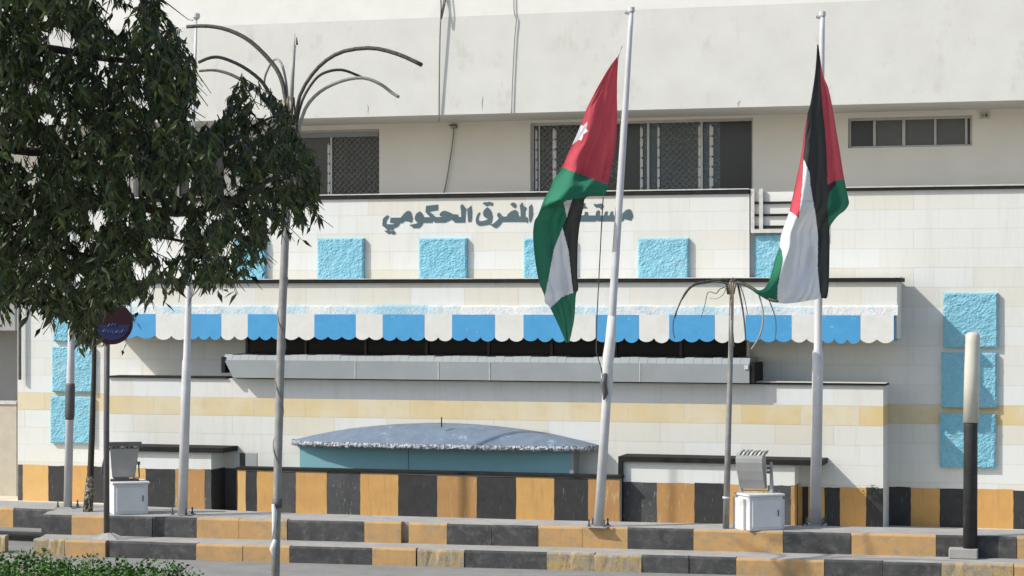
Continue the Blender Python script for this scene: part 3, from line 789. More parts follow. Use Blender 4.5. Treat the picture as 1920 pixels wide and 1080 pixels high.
stepped_pole('flagpole', 'leaning pale metal flagpole flying the red, green, black and white flag with star', B1, D(1184, 22, d1), [.080, .074, .064, .056, .040, .036], [0, .25, .5, .75, .97, 1], POLE, 'truck')
B2 = G(1529, 985, ZP - .006); d2 = at_depth_of(B2)
stepped_pole('flagpole', 'upright pale metal flagpole with the bunched dark-fronted flag', B2, D(1542, 30, d2), [.090, .088, .086, .066, .060, .050, .042, .040], [0, .3, .34, .345, .6, .8, .97, 1], POLE, 'truck')
B3 = G(342, 966, ZP - .006); d3 = at_depth_of(B3)
stepped_pole('flagpole', 'bare white stepped flagpole rising behind the tree crown, second pole from the left', B3, D(368, 36, d3), [.082, .078, .076, .062, .048, .036, .025, .020], [0, .27, .31, .315, .5, .7, .9, 1], POLEW, 'ball')
B4 = G(127, 952, ZP - .006); d4 = at_depth_of(B4)
t4 = stepped_pole('flagpole', 'bare grey flagpole with a dark sleeve, nearest the round sign, standing behind the kerb end', B4, D(146, 60, d4), [.072, .068, .062, .058, .045, .03], [0, .3, .31, .5, .75, 1], POLE, 'ball')
b = MB(); s0, s1 = B4 + (D(146, 60, d4) - B4) * .185, B4 + (D(146, 60, d4) - B4) * .262
b.tube([s0, s0 + (s1 - s0) * .08, s0 + (s1 - s0) * .95, s1], [.070, .086, .082, .068], POLED, 12); b.build('sleeve', t4, smooth=True)
# torn pale wrapping on the leaning pole
b = MB(); PV = D(1184, 22, d1) - B1
b.tube([B1 + PV * .262, B1 + PV * .27, B1 + PV * .31 + Vector((-.025, -.01, 0)), B1 + PV * .36, B1 + PV * .41], [.07, .095, .098, .088, .07], RAG, 9)
b.tube([D(1135, 700, d1 - .1), D(1131, 720, d1 - .12), D(1135, 738, d1 - .11), D(1132, 750, d1 - .09)], [.03, .06, .045, .01], POLED, 7)
tag(b.build('rag', smooth=True), 'torn pale wrapping tied round the leaning flagpole below the awning', 'rag')
# halyard of the leaning pole
b = MB(); b.tube([D(u, v, d1 - .05) for u, v in ((1131, 370), (1128, 420), (1123, 520), (1119, 600), (1118, 660), (1127, 690), (1132, 720))], .009, CABLE, 6)
tag(b.build('halyard', smooth=True), 'thin dark rope hanging beside the leaning flagpole', 'rope')

# ------------------------------------------------------------------ flags
def crop(pts, ox, oy): return [(ox + x / 3.6, oy + y / 3.6) for x, y in pts]
def lerp_rows(tab, v, s):
    """tab: rows (v, [(s, depth)...])"""
    def ev(row, s):
        for (s0, d0), (s1, d1_) in zip(row, row[1:]):
            if s <= s1:
                t = (s - s0) / max(1e-6, s1 - s0); t = t * t * (3 - 2 * t); return d0 + (d1_ - d0) * t
        return row[-1][1]
    if v <= tab[0][0]: return ev(tab[0][1], s)
    for (v0, r0), (v1, r1) in zip(tab, tab[1:]):
        if v <= v1:
            t = (v - v0) / (v1 - v0); t = t * t * (3 - 2 * t)
            return ev(r0, s) * (1 - t) + ev(r1, s) * t
    return ev(tab[-1][1], s)
def flag(name, label, left, right, regions, default, tab, dep, nu, nv, group):
    """cloth sheet between a left and a right hanging edge (lists of photo points), folded in depth"""
    Lc, Rc = curve([(*p, 0) for p in left], 200), curve([(*p, 0) for p in right], 200)
    def resample(c, n):
        acc = [0]
        for a, e in zip(c, c[1:]): acc.append(acc[-1] + (e - a).length)
        out = []; j = 0
        for i in range(n + 1):
            s = acc[-1] * i / n
            while j < len(acc) - 2 and acc[j + 1] < s: j += 1
            t = (s - acc[j]) / max(1e-9, acc[j + 1] - acc[j]); out.append(c[j] + (c[j + 1] - c[j]) * t)
        return out
    Ls, Rs = resample(Lc, nv), resample(Rc, nv)
    b = MB(); pix = []
    for j in range(nv + 1):
        for i in range(nu + 1):
            s = i / nu; p = Ls[j] + (Rs[j] - Ls[j]) * s
            dd = lerp_rows(tab, p.y, s) + .018 * noise.noise(Vector((s * 5, p.y / 60, 2))) + .012 * abs(noise.noise(Vector((s * 7 + p.y / 55, p.y / 70 - s * 3, 5)))) + .005 * noise.noise(Vector((s * 16, p.y / 24, 8)))
            pix.append((p.x, p.y)); b.v.append(D(p.x, p.y, dep + dd))
    for j in range(nv):
        for i in range(nu):
            a = j * (nu + 1) + i; q = [a, a + 1, a + nu + 2, a + nu + 1]
            cx = sum(pix[k][0] for k in q) / 4; cy = sum(pix[k][1] for k in q) / 4
            m = default
            for poly, mm in regions:
                if inside(cx, cy, poly): m = mm; break
            b.f.append(tuple(q)); b.m.append(b.mi(m))
    return tag(b.build(name, smooth=True), label, 'flag', group)
c4, c5 = lambda p: crop(p, 980, 80), lambda p: crop(p, 980, 350)
left1 = c4([(668,20),(650,75),(600,145),(545,230),(480,350),(430,450),(395,545),(360,630),(310,740),(265,840),(215,915),(175,1000)]) + c5([(140,95),(105,190),(78,240),(70,350),(85,500),(110,640),(146,735),(150,780),(185,820),(235,920),(270,1000),(290,1052)])
right1 = c4([(676,20),(652,85),(640,200),(637,350),(637,560),(622,740),(592,880),(576,960)]) + c5([(570,15),(545,56),(430,72),(410,140),(385,260),(372,400),(369,600),(376,690),(360,730),(350,880),(332,980),(315,1050)])
regs1 = [(c4([(385,560),(410,560),(440,530),(428,578),(442,600),(410,615),(398,662),(375,655),(335,690),(330,640)]), WHITEF),
         (c4([(600,0),(760,0),(700,120),(655,170),(640,110),(630,60)]) , WHITEF),
         (c4([(650,0),(200,0),(200,815),(265,840),(435,905),(575,960),(760,1000),(760,0)]), RED),
         (c4([(200,815),(265,840),(435,905),(575,960),(760,1000),(760,1300),(0,1300),(0,815)])[:4] + c5([(760,40),(545,58),(425,72),(330,87),(270,103),(200,143),(105,192),(0,240)]), GREEN),
         (c5([(276,100),(334,86),(298,208)]), WHITEF),
         (c5([(268,275),(310,430),(325,580),(342,715),(265,745),(185,822),(140,775),(160,690),(185,560),(210,430)]), WHITEF),
         (c5([(330,85),(440,60),(420,690),(376,700),(345,716),(325,580),(310,430),(268,272),(298,206)]), BLACKF)]
tab1 = [(86, [(0, .0), (1, .0)]), (180, [(0, .0), (.5, .03), (1, .14)]), (240, [(0, -.02), (.3, -.06), (.6, .10), (.8, .14), (1, .34)]), (300, [(0, .02), (.25, -.08), (.5, .12), (.68, .10), (.85, .30), (1, .36)]), (325, [(0, .06), (.3, -.10), (.48, .10), (.7, .06), (.88, .26), (1, .34)]),
        (352, [(0, .0), (.35, -.26), (.6, -.16), (1, .10)]), (374, [(0, -.05), (.4, -.32), (.7, -.20), (1, .10)]), (402, [(0, -.20), (.35, .22), (.55, .36), (.7, .46), (1, .85)]),
        (470, [(0, -.22), (.42, .24), (.62, .42), (.8, .62), (1, .95)]), (540, [(0, -.20), (.25, .10), (.6, .40), (.72, .36), (.85, .6), (1, .85)]), (575, [(0, -.10), (.3, .05), (.5, .28), (.8, .48), (1, .7)]), (642, [(0, .0), (.4, .22), (.55, .20), (1, .52)])]
d1f = d1 - .02
flag('flag', 'red and green flag with a white star, hanging in folds from the leaning pole', left1, right1, regs1, GREEN, tab1, d1f, 90, 260, 'national flags')
c6, c7 = lambda p: crop(p, 1400, 80), lambda p: crop(p, 1400, 330)
left2 = c6([(476,12),(462,200),(432,400),(410,485),(386,620),(366,770),(340,900),(306,1060)]) + c7([(302,165),(290,230),(258,320),(230,405),(222,470),(190,565),(150,660),(105,712),(40,722),(2,735)])
right2 = c6([(484,12),(505,160),(522,235),(552,310),(580,440),(600,560),(630,740),(655,900),(675,1000)]) + c7([(686,150),(690,190),(660,235),(615,270),(562,345),(561,420),(560,500),(556,650),(547,760),(535,827)])
bot2 = c7([(2,738),(60,790),(150,842),(208,856),(290,860),(450,836),(500,826),(535,827)])
right2x = right2
regs2 = [(c6([(520,0),(496,100),(500,300),(515,470),(530,600),(545,900),(545,960),(600,930),(658,925),(800,925),(800,0)]), RED),
         (c6([(600,930),(658,925),(900,925),(900,1080)]) + c7([(900,300),(560,400),(545,200),(556,120),(600,60),(602,30)]), GREEN),
         (c6([(300,470),(412,470),(380,785),(372,1000)]) + c7([(374,60),(352,280),(288,232),(100,200)]), RED),
         (c6([(384,785),(425,880),(438,1080)]) + c7([(430,60),(465,260),(482,400),(480,600),(505,815),(508,1100),(208,1100),(208,690),(246,560),(238,500),(215,470),(215,380),(288,235),(352,282),(376,60)]), WHITEF),
         (c7([(-80,400),(240,400),(246,560),(208,690),(208,1100),(-80,1100)]), GREEN)]
tab2 = [(84, [(0, 0), (1, 0)]), (200, [(0, .0), (.3, .04), (.55, .20), (.8, .24), (1, .44)]), (300, [(0, .02), (.2, -.05), (.4, .10), (.62, .34), (.8, .38), (1, .62)]), (390, [(0, .02), (.18, -.12), (.4, .12), (.52, .24), (.72, .62), (.85, .60), (1, .85)]),
        (430, [(0, .02), (.2, -.10), (.42, .22), (.6, .34), (.8, .6), (1, .8)]), (480, [(0, .02), (.2, -.14), (.45, .20), (.6, .42), (.68, .38), (.8, .52), (1, .8)]), (530, [(0, -.05), (.3, .02), (.5, .20), (.62, .14), (.75, .36), (.88, .5), (1, .75)]), (570, [(0, .0), (.4, .16), (.5, .08), (.7, .3), (1, .55)])]
# the cloth's lower hem is a slanting line: the right edge carries on round it
def flag2():
    Lc = [Vector((*p, 0)) for p in left2]
    return flag('flag', 'bunched flag with black front fold, white lower cloth and green tail, on upright pole', left2, right2, regs2, BLACKF, tab2, d2 - .88, 110, 240, 'national flags')
f2 = flag2()
# shape the hem: pull the last rows down to the sagging lower edge
me = f2.data; nu2, nv2 = 110, 240
hem = curve([(*p, 0) for p in bot2], 60)
for j in range(nv2 + 1):
    pass
def hem_v(u):
    for a, e in zip(hem, hem[1:]):
        if a.x <= u <= e.x: return a.y + (e.y - a.y) * (u - a.x) / max(1e-6, e.x - a.x)
    return None
k0 = 200
for j in range(k0, nv2 + 1):
    t = (j - k0) / (nv2 - k0)
    for i in range(nu2 + 1):
        vt = me.vertices[j * (nu2 + 1) + i]; u, v = proj(vt.co); h = hem_v(max(bot2[0][0], min(bot2[-1][0], u)))
        if h is None: continue
        dep = at_depth_of(vt.co)
        nv_ = v + (h - v) * t ** 1.5
        vt.co = D(u, nv_, dep)
me.update()

# ------------------------------------------------------------------ palm-shaped street lamps (bare arms)
def arms(b, pts, dep, dz, r0, r1, m, n=22):
    c = curve([(*p, 0) for p in pts], n)
    k = len(c)
    b.tube([D(p.x, p.y, dep + dz * (i / k)) for i, p in enumerate(c)], [r0 + (r1 - r0) * i / k for i in range(k)], m, 6)
PD = 29.5
pbase = G(515.5, 565 + (EYE - ZR) * FPX / PD, ZR)
pl_ = thing('palm_lamp', 'tall weathered palm-shaped lamp with bare arching arms above the tree', 'street lamp', pbase, 'palm-shaped lamps')
b = MB(); pp = [(515.5, 1131), (518, 1000), (522, 830), (527, 640), (535, 440), (541, 300), (545, 215)]
b.tube([D(u, v, PD) for u, v in pp], [.062, .061, .060, .060, .058, .054, .050], POLEG, 10); b.build('pole', pl_, smooth=True)
b = MB(); b.tube([D(545, 230, PD), D(548, 150, PD), D(552, 85, PD)], [.035, .03, .022], POLEG, 8); b.tube([D(552, 90, PD), D(553, 62, PD)], [.01, .004], STRAW, 5)
b.tube([D(556, 70, PD), D(557, 84, PD)], [.008, .018], POLED, 6); b.build('spike', pl_, smooth=True)
for pts, dz, r0, r1, m in (
    ([(541, 225), (536, 190), (528, 150), (510, 118), (470, 78), (430, 57), (390, 49), (350, 50)], .5, .036, .026, WIREL),
    ([(540, 240), (520, 200), (505, 175), (488, 150), (455, 125), (418, 109), (395, 108), (372, 117)], -.6, .034, .022, WIREL),
    ([(538, 260), (515, 215), (480, 170), (440, 143), (405, 132), (374, 133)], .8, .028, .02, WIREL),
    ([(540, 200), (537, 160), (530, 125), (520, 111), (510, 116), (498, 140), (495, 160)], 1.2, .02, .016, CABLEG),
    ([(552, 235), (562, 180), (585, 140), (612, 113), (645, 96), (690, 90), (725, 95), (760, 107), (791, 122)], -.7, .026, .030, WIREL),
    ([(553, 245), (566, 190), (590, 150), (612, 135), (640, 131), (665, 139), (685, 148)], .6, .024, .018, WIREL),
    ([(556, 260), (572, 205), (600, 172), (640, 152), (680, 146), (712, 157), (735, 174), (748, 182)], -.2, .028, .022, CABLEG)):
    b = MB(); arms(b, pts, PD, dz, r0, r1, m); b.build('arm', pl_, smooth=True)
b = MB()
for k in range(26):
    u0_ = R.uniform(528, 560); u1_ = R.uniform(536, 556)
    b.tube([D(u0_, R.uniform(180, 245), PD + R.uniform(-.12, .12)), D((u0_ + u1_) / 2 + R.uniform(-5, 5), 265, PD - .07), D(u1_, R.uniform(290, 335), PD + R.uniform(-.08, .05))], [.012, .02, .006], STRAW if k % 3 else WIREL, 5)
b.build('fibre_sheath', pl_, smooth=True)
b = MB(); pts = []
for k in range(40):
    t = k / 39; v = 520 + t * 430; u = 531 - t * 14; q = t * 22
    p = D(u, v, PD); pts.append(p + Vector((math.cos(q) * .066, math.sin(q) * .066, 0)))
b.tube(pts, .009, CABLEG, 5); b.build('wound_wire', pl_, smooth=True)
b = MB(); b.tube([D(512, 945, PD - .08), D(515, 960, PD - .08), D(514, 990, PD - .1), D(511, 1010, PD - .08)][::-1], [.008, .03, .04, .02], RAG, 7)
b.tube([D(515, 1046, PD - .1), D(511, 1030, PD - .11), D(516, 1012, PD - .08)], [.01, .045, .03], RAG, 7)
b.tube([D(520, 935, PD), D(520, 952, PD)], [.072, .070], POLED, 10)
tag(b.build('rag', smooth=True), 'white plastic rag tied round the tall palm-shaped lamp pole near the road', 'rag')

qb = G(1361, 991, ZP - .006); qd = at_depth_of(qb)
p2 = thing('palm_lamp', 'short palm-shaped lamp with drooping wire arms beside the floodlight', 'street lamp', qb, 'palm-shaped lamps')
b = MB(); b.tube([qb, D(1366, 800, qd), D(1370, 660, qd), D(1372, 548, qd)], [.054, .046, .040, .034], POLEG, 10); b.tube([D(1362, 935, qd), D(1362, 931, qd)], [.062, .062], POLE, 10); b.build('pole', p2, smooth=True)
b = MB(); b.tube([D(1370, 552, qd), D(1370, 536, qd), D(1376, 526, qd), D(1384, 530, qd)], [.06, .085, .06, .03], WIREL, 8)
for k in range(6): b.tube([D(1366 + k * 2.5, 530, qd - .05), D(1369 + k, 545, qd - .09), D(1371, 570 + k * 6, qd - .05)], [.02, .018, .008], STRAW if k % 2 else WIREL, 5)
b.build('crown_socket', p2, smooth=True)
for pts, dz, r0, r1, m in (
    ([(1370, 530), (1355, 524), (1330, 527), (1302, 533), (1284, 550), (1270, 580), (1263, 600), (1262, 620), (1265, 634)], -.5, .028, .010, WIREL),
    ([(1368, 534), (1345, 528), (1320, 531), (1297, 538), (1280, 560), (1272, 575), (1266, 596)], .3, .022, .008, WIREL),
    ([(1366, 536), (1350, 542), (1343, 550), (1328, 548), (1322, 570), (1315, 595)], .5, .012, .006, CABLE),
    ([(1362, 538), (1356, 552), (1344, 560), (1331, 559)], .2, .010, .007, CABLEG),
    ([(1376, 530), (1395, 533), (1414, 543), (1432, 555), (1446, 562), (1458, 565)], -.6, .045, .028, WIREL),
    ([(1384, 535), (1389, 560), (1394, 590), (1397, 620), (1398, 640)], -.3, .024, .014, CABLE),
    ([(1388, 536), (1396, 560), (1402, 590)], .3, .012, .008, CABLE),
    ([(1422, 550), (1428, 570), (1431, 592), (1428, 618), (1420, 638), (1409, 655)], -.55, .017, .024, CABLEG),
    ([(1441, 560), (1448, 578), (1454, 598), (1455, 620), (1453, 640)], -.6, .014, .007, CABLE),
    ([(1372, 600), (1374, 625), (1376, 650)], -.1, .012, .02, WIREL)):
    b = MB(); arms(b, pts, qd, dz, r0 * .72, r1 * .72, m); b.build('arm', p2, smooth=True)

# ------------------------------------------------------------------ cabinets and floodlights on the island
def cabinet(label, u0, u1, vt, vb, w_, dp, side=False):
    base = G((u0 + u1) / 2, vb, ZP - .006) + Vector((0, .34, 0)); Y = base.y
    zt = Zh((u0 + u1) / 2, vt, Y); z0 = ZP - .004; x, y = base.x, base.y; h = w_ / 2; e = dp / 2
    t = thing('plinth_cabinet', label, 'cabinet', (x, y, ZP - .006), 'white floodlight plinths')
    b = MB(); b.box(x - h, x + h, y - e, y + e, z0, zt, CABW); b.build('body', t, bevel=.012)
    b = MB(); b.box(x - h + .05, x + h - .04, y - e - .014, y - e - .001, z0 + .05, zt - .05, CABW); b.build('door', t, bevel=.005)
    b = MB(); b.tube([(x + h - .09, y - e - .03, z0 + .22), (x + h - .09, y - e - .03, z0 + .32)], .009, POLED, 6); b.build('handle', t)
    b = MB(); b.box(x - h - .025, x + h + .025, y - e - .035, y + e + .02, zt + .001, zt + .035, CABW); b.build('lid', t, bevel=.008)
    if side:
        b = MB(); b.box(x + h + .001, x + h + .06, y - e + .05, y + e, z0, zt - .06, CABW); b.build('side_panel', t, bevel=.006)
        b = MB(); b.box(x - h - .05, x - h - .001, y - e + .12, y + e, z0, zt - .04, CABW); b.build('side_panel', t, bevel=.006)
    t.rotation_euler = (0, 0, math.radians(35))
    return Y - .2, zt + .035
Y1, z1 = cabinet('grey-white box plinth beside the round road sign, carrying the tilted floodlight', 182, 266, 905, 966, .58, .52)
Y2, z2 = cabinet('white box plinth beside the short palm lamp, carrying the finned floodlight', 1376, 1458, 928, 996, .58, .5, side=True)
# finned floodlight with curved back (right)
f_ = thing('floodlight', 'curved grey floodlight with cooling fins on the right-hand white plinth', 'floodlight', (X(1412, Y2), Y2 + .2, z2), 'floodlights')
zz = lambda v: Zh(1412, v, Y2)
prof = [(.10, zz(918)), (.02, zz(900)), (-.02, zz(884)), (-.045, zz(868)), (-.04, zz(859)), (.0, zz(856)), (.10, zz(850)), (.30, zz(852)), (.36, zz(880)), (.30, zz(918))]
b = MB(); xl0, xl1 = X(1379, Y2), X(1429, Y2); xb0, xb1 = X(1385, Y2), X(1432, Y2)
lo = [(xl0 + (xb0 - xl0) * max(0, (zz(870) - z) / (zz(870) - zz(918))), Y2 + .05 + y, z) for y, z in prof]
hi = [(xl1 + (xb1 - xl1) * max(0, (zz(870) - z) / (zz(870) - zz(918))), Y2 + .05 + y, z) for y, z in prof]
b.hexa(lo, hi, HOUSING); b.build('housing', f_, bevel=.006)
for k in range(7):
    b = MB(); x = xl0 + .03 + (xl1 - xl0 - .05) * k / 6
    b.hexa([(x - .012, Y2 + .06, zz(855)), (x + .018, Y2 + .06, zz(855)), (x + .05, Y2 + .36, zz(853)), (x + .02, Y2 + .36, zz(853))],
           [(x + .02, Y2 + .09, zz(848)), (x + .05, Y2 + .09, zz(848)), (x + .075, Y2 + .34, zz(846)), (x + .045, Y2 + .34, zz(846))], LIP if k % 2 else HOUSING); b.build('fin', f_)
b = MB()
for x in (xb0 - .03, X(1440, Y2)):
    b.hexa([(x, Y2 + .16, z2), (x + .05, Y2 + .16, z2), (x + .05, Y2 + .30, z2), (x, Y2 + .30, z2)], [(x, Y2 + .2, zz(868)), (x + .03, Y2 + .2, zz(868)), (x + .03, Y2 + .27, zz(868)), (x, Y2 + .27, zz(868))], HOUSING)
b.box(xb0, X(1445, Y2), Y2 + .17, Y2 + .3, z2 + .001, z2 + .03, STRAW); b.build('yoke', f_)
b = MB()
for v in (878, 886): b.tube([(X(1436, Y2), Y2 + .1, zz(v)), (X(1443, Y2), Y2 + .1, zz(v))], .02, POLED, 8)
b.build('clamp_screw', f_)
# flat floodlight leaning forward (left)
f1 = thing('floodlight', 'flat grey floodlight tilted forward on the left-hand plinth by the round sign', 'floodlight', (X(225, Y1), Y1 + .2, z1), 'floodlights')
zz = lambda v: Zh(225, v, Y1)
b = MB(); b.hexa([(X(203, Y1), Y1 + .14, zz(896)), (X(241, Y1), Y1 + .14, zz(896)), (X(241, Y1), Y1 + .3, zz(898)), (X(203, Y1), Y1 + .3, zz(898))],
                 [(X(200, Y1), Y1 - .03, zz(841)), (X(249, Y1), Y1 - .03, zz(841)), (X(249, Y1), Y1 + .16, zz(838)), (X(200, Y1), Y1 + .16, zz(838))], HOUSING); b.build('housing', f1, bevel=.008)
for k in range(8):
    b = MB(); x = X(199, Y1) + (X(251, Y1) - X(199, Y1)) * k / 7; b.box(x - .02, x + .02, Y1 - .05, Y1 + .14, zz(839), zz(829 + (k % 3)), POLED if k % 3 else LIP); b.build('fin', f1)
b = MB(); b.box(X(197, Y1), X(253, Y1), Y1 - .06, Y1 - .052, zz(836), zz(828), POLED)
b.build('top_rail', f1)
b = MB()
b.tube([(X(196, Y1), Y1 + .05, zz(840)), (X(189, Y1), Y1 + .05, zz(868)), (X(186, Y1), Y1 + .08, zz(885)), (X(195, Y1), Y1 + .1, zz(900))], .022, POLED, 7)
b.tube([(X(248, Y1), Y1 + .05, zz(868)), (X(249, Y1), Y1 + .05, zz(896)), (X(238, Y1), Y1 + .08, zz(897))], .014, POLED, 7)
b.tube([(X(248, Y1), Y1 + .05, zz(866)), (X(248, Y1), Y1 + .05, zz(872))], .028, POLED, 7)
b.box(X(200, Y1), X(248, Y1), Y1 + .1, Y1 + .3, z1 + .001, z1 + .03, POLED); b.build('yoke', f1)
f1.rotation_euler = (0, 0, math.radians(24))

# ------------------------------------------------------------------ round road sign
sgb = G(200, 1010, ZT - .008); sd = at_depth_of(sgb)
sg = thing('road_sign', 'round dark red and blue road sign on a grey post under the leaves', 'sign', sgb)
b = MB(); b.tube([sgb, D(199.5, 800, sd), D(201, 570, sd)], .048, POLED, 12); b.build('post', sg, smooth=True)
cc = D(209, 606, sd - .08); rt = Vector((CA, SA, 0)); up = Vector((0, 0, 1)); fw = Vector((-SA, CA, 0))
px = sd / FPX
def disc(b, r, off, th, m, cut=None, n=48):
    lo, hi = [], []
    for k in range(n):
        q = 2 * math.pi * k / n
        c_, s_ = math.cos(q), math.sin(q)
        if cut is not None: s_ = min(s_, cut)
        lo.append(cc + rt * c_ * r + up * s_ * r + fw * (off + th)); hi.append(cc + rt * c_ * r + up * s_ * r + fw * off)
    b.hexa(lo, hi, m)
b = MB(); disc(b, 40 * px, 0, .02, SIGNRED); b.build('plate', sg)
b = MB()
for k in range(-2, 3): pass
seg = []
n = 40; r_ = 34 * px
pts = [(r_ * math.cos(math.pi + math.pi * k / n), r_ * .85 * math.sin(math.pi + math.pi * k / n) - 3 * px) for k in range(n + 1)]
lo = [cc + rt * x + up * z + fw * -.003 for x, z in pts]; hi = [cc + rt * x + up * z + fw * -.007 for x, z in pts]
b.hexa(lo, hi, SIGNBLUE); b.build('blue_field', sg)
b = MB()
strokes = [[(203, 612), (206, 607), (209, 611), (212, 606)], [(213, 607), (216, 611), (217, 606)],
           [(193, 622), (197, 617), (198, 623)], [(200, 618), (203, 624), (205, 618), (208, 624)], [(210, 618), (212, 625), (215, 621)], [(217, 624), (221, 619), (223, 625), (226, 620)], [(228, 624), (231, 617), (234, 622)]]
for s_ in strokes: b.tube([D(u, v, sd - .092) for u, v in s_], .008, SIGNTXT, 5)
b.build('lettering', sg)
b = MB()
R2 = random.Random(3); cone = []
base_pts = []
for k in range(16):
    q = 2 * math.pi * k / 16; rr = .32 * (1 + .35 * R2.uniform(-1, 1)) * (1.25 if math.cos(q) > 0 else .8)
    base_pts.append((sgb.x + math.cos(q) * rr, sgb.y - .05 + math.sin(q) * rr * .5, ZT - .006))
hi = [(sgb.x + (x - sgb.x) * .3, sgb.y + (y - sgb.y) * .3, ZT + .08 + R2.uniform(-.02, .02)) for x, y, z in base_pts]
b.hexa(base_pts, hi, CONC); b.build('concrete_foot', sg)

# ------------------------------------------------------------------ sleeved post at the right
sb0 = G(1819, 1047, ZT - .008); sdp = at_depth_of(sb0)
sp = thing('sleeved_post', 'black post with a cream plastic sleeve on its upper half, near the right edge', 'post', sb0)
b = MB(); b.tube([sb0 + Vector((0, 0, .08)), D(1820, 800, sdp), D(1822, 770, sdp)], [.108, .105, .105], BLACKP, 16); b.build('post', sp, smooth=True)
b = MB(); b.tube([D(1820.5, 792, sdp), D(1822, 700, sdp), D(1824, 640, sdp), D(1824, 629, sdp), D(1824, 624, sdp), D(1824, 622.5, sdp)], [.118, .115, .112, .108, .08, .03], CREAM, 18); b.build('sleeve', sp, smooth=True)
b = MB(); bx0, bx1 = D(1779, 1036, sdp).x, D(1834, 1036, sdp).x
b.box(bx0, bx1, sb0.y - .14, sb0.y + .16, ZT - .006, ZT + .15, CONC); b.build('concrete_foot', sp, bevel=.015)
# ------------------------------------------------------------------ loose cables on the facade
def cable(label, pts, Y, r, m, out=None):
    c = curve([(*p, 0) for p in pts], 30); q = []
    for i, p in enumerate(c):
        t = i / (len(c) - 1); o_ = .03 + (out or 0) * math.sin(math.pi * t); q.append(F(p.x, p.y, Y - o_))
    b = MB(); b.tube(q, r, m, 6); return tag(b.build('cable', smooth=True), label, 'cable', 'loose facade cables')
cable('thick grey cable sagging down the upper wall right of the lamp arms', [(834, -30), (831, 10), (826, 40), (824, 110), (823, 228)], YA, .016, CABLEG, .06)
cable('dark cable crossing the top of the thick grey cable', [(825, -30), (827, 10), (827, 36), (834, 8), (840, -30)], YA, .012, CABLE, .1)
cable('thin dark cable running straight down the middle of the upper wall', [(963, -30), (964, 22), (968, 36), (965, 70), (961, 150), (959, 212)], YA, .009, CABLEG, .0)
cable('curved grey cable hanging on the beige wall between the two dark windows', [(851, 238), (849, 262), (843, 305), (837, 340), (831, 366)], YR, .013, CABLEG, .02)
b = MB(); p = F(851, 238, YR - .04); b.box(p.x - .06, p.x + .06, YR - .07, YR - .002, p.z - .03, p.z + .03, STRAW); b.tube([p + Vector((-.1, -.02, .03)), p + Vector((0, -.03, .05)), p + Vector((.07, -.03, .02))], .012, BARK, 5)
tag(b.build('cable_bracket'), 'small rusty bracket holding the curved cable under the soffit', 'bracket')

# ------------------------------------------------------------------ trees and shrubs
def leaf(b, p, d, ln, wd, roll, mi):
    d = d.normalized(); a = d.orthogonal().normalized(); c = d.cross(a)
    s = a * math.cos(roll) + c * math.sin(roll); nrm = d.cross(s)
    n = len(b.v); q = p + d * ln * .42 - nrm * wd * .12
    tip = p + d * ln + Vector((0, 0, -.12 * ln))
    b.v += [p, q + s * wd * .5 + nrm * wd * .2, tip, q - s * wd * .5 + nrm * wd * .2, q]
    b.f += [(n, n + 1, n + 4), (n + 1, n + 2, n + 4), (n + 2, n + 3, n + 4), (n + 3, n, n + 4)]; b.m += [mi] * 4
TD = 13.0
tr0 = G(-330, 565 + (EYE - ZR) * FPX / TD, ZR)
tree = thing('leafy_tree', 'dark green tree with drooping leaves filling the upper left corner', 'tree', tr0)
OUT = [(-420, -420), (160, -420), (250, -150), (235, 6), (175, 12), (200, 45), (262, 70), (258, 20), (285, -40), (312, 0), (318, 40), (345, 75), (366, 120), (366, 165), (352, 235), (378, 250), (395, 225), (412, 215), (432, 165), (455, 150), (485, 150), (508, 180), (540, 200), (556, 260), (585, 285), (602, 330), (592, 385), (560, 425), (520, 430), (486, 470), (470, 510), (430, 530), (380, 545), (330, 530), (262, 545), (246, 560), (222, 575), (186, 590), (172, 648), (150, 640), (120, 600), (95, 585), (60, 585), (40, 555), (-10, 580), (-120, 640), (-420, 640)]
HOLES = [[(196, 592), (220, 572), (256, 560), (262, 660), (185, 660)], [(80, 60), (118, 48), (140, 75), (128, 105), (90, 100)], [(178, 105), (200, 96), (205, 125), (185, 138)], [(200, 100), (228, 98), (235, 122), (212, 124)], [(372, 60), (372, 240), (400, 240), (425, 150), (420, 90)],
         [(275, 445), (340, 440), (352, 470), (335, 485), (290, 480)], [(160, 395), (195, 390), (200, 425), (178, 430)], [(325, 405), (352, 402), (350, 435), (328, 430)], [(312, 345), (360, 335), (362, 365), (330, 372)],
         [(20, 275), (70, 272), (75, 305), (25, 305)], [(76, 205), (108, 218), (95, 238), (72, 232)], [(402, 300), (418, 290), (422, 320), (405, 325)], [(465, 160), (505, 195), (508, 225), (478, 222)], [(420, 310), (436, 315), (432, 340), (418, 335)],
         [(120, 430), (150, 432), (155, 455), (128, 455)], [(245, 495), (285, 490), (290, 520), (250, 525)], [(52, 160), (66, 156), (70, 180), (55, 184)], [(255, 180), (280, 185), (278, 205), (258, 205)]]
RT = random.Random(21)
def airy(u, v):
    if any(inside(u, v, h) for h in HOLES): return True
    g = noise.noise(Vector((u / 19, v / 22, 8.1))) + .55 * noise.noise(Vector((u / 46, v / 40, 2.2)))
    lim = .52 if v < 200 else .46
    if u > 230 and v > 330: lim = .30
    if 60 < u < 280 and 380 < v < 600: lim = .42
    return g > lim
cr = MB(); mi = cr.mi(LEAF); twigs = []
cnt = 0
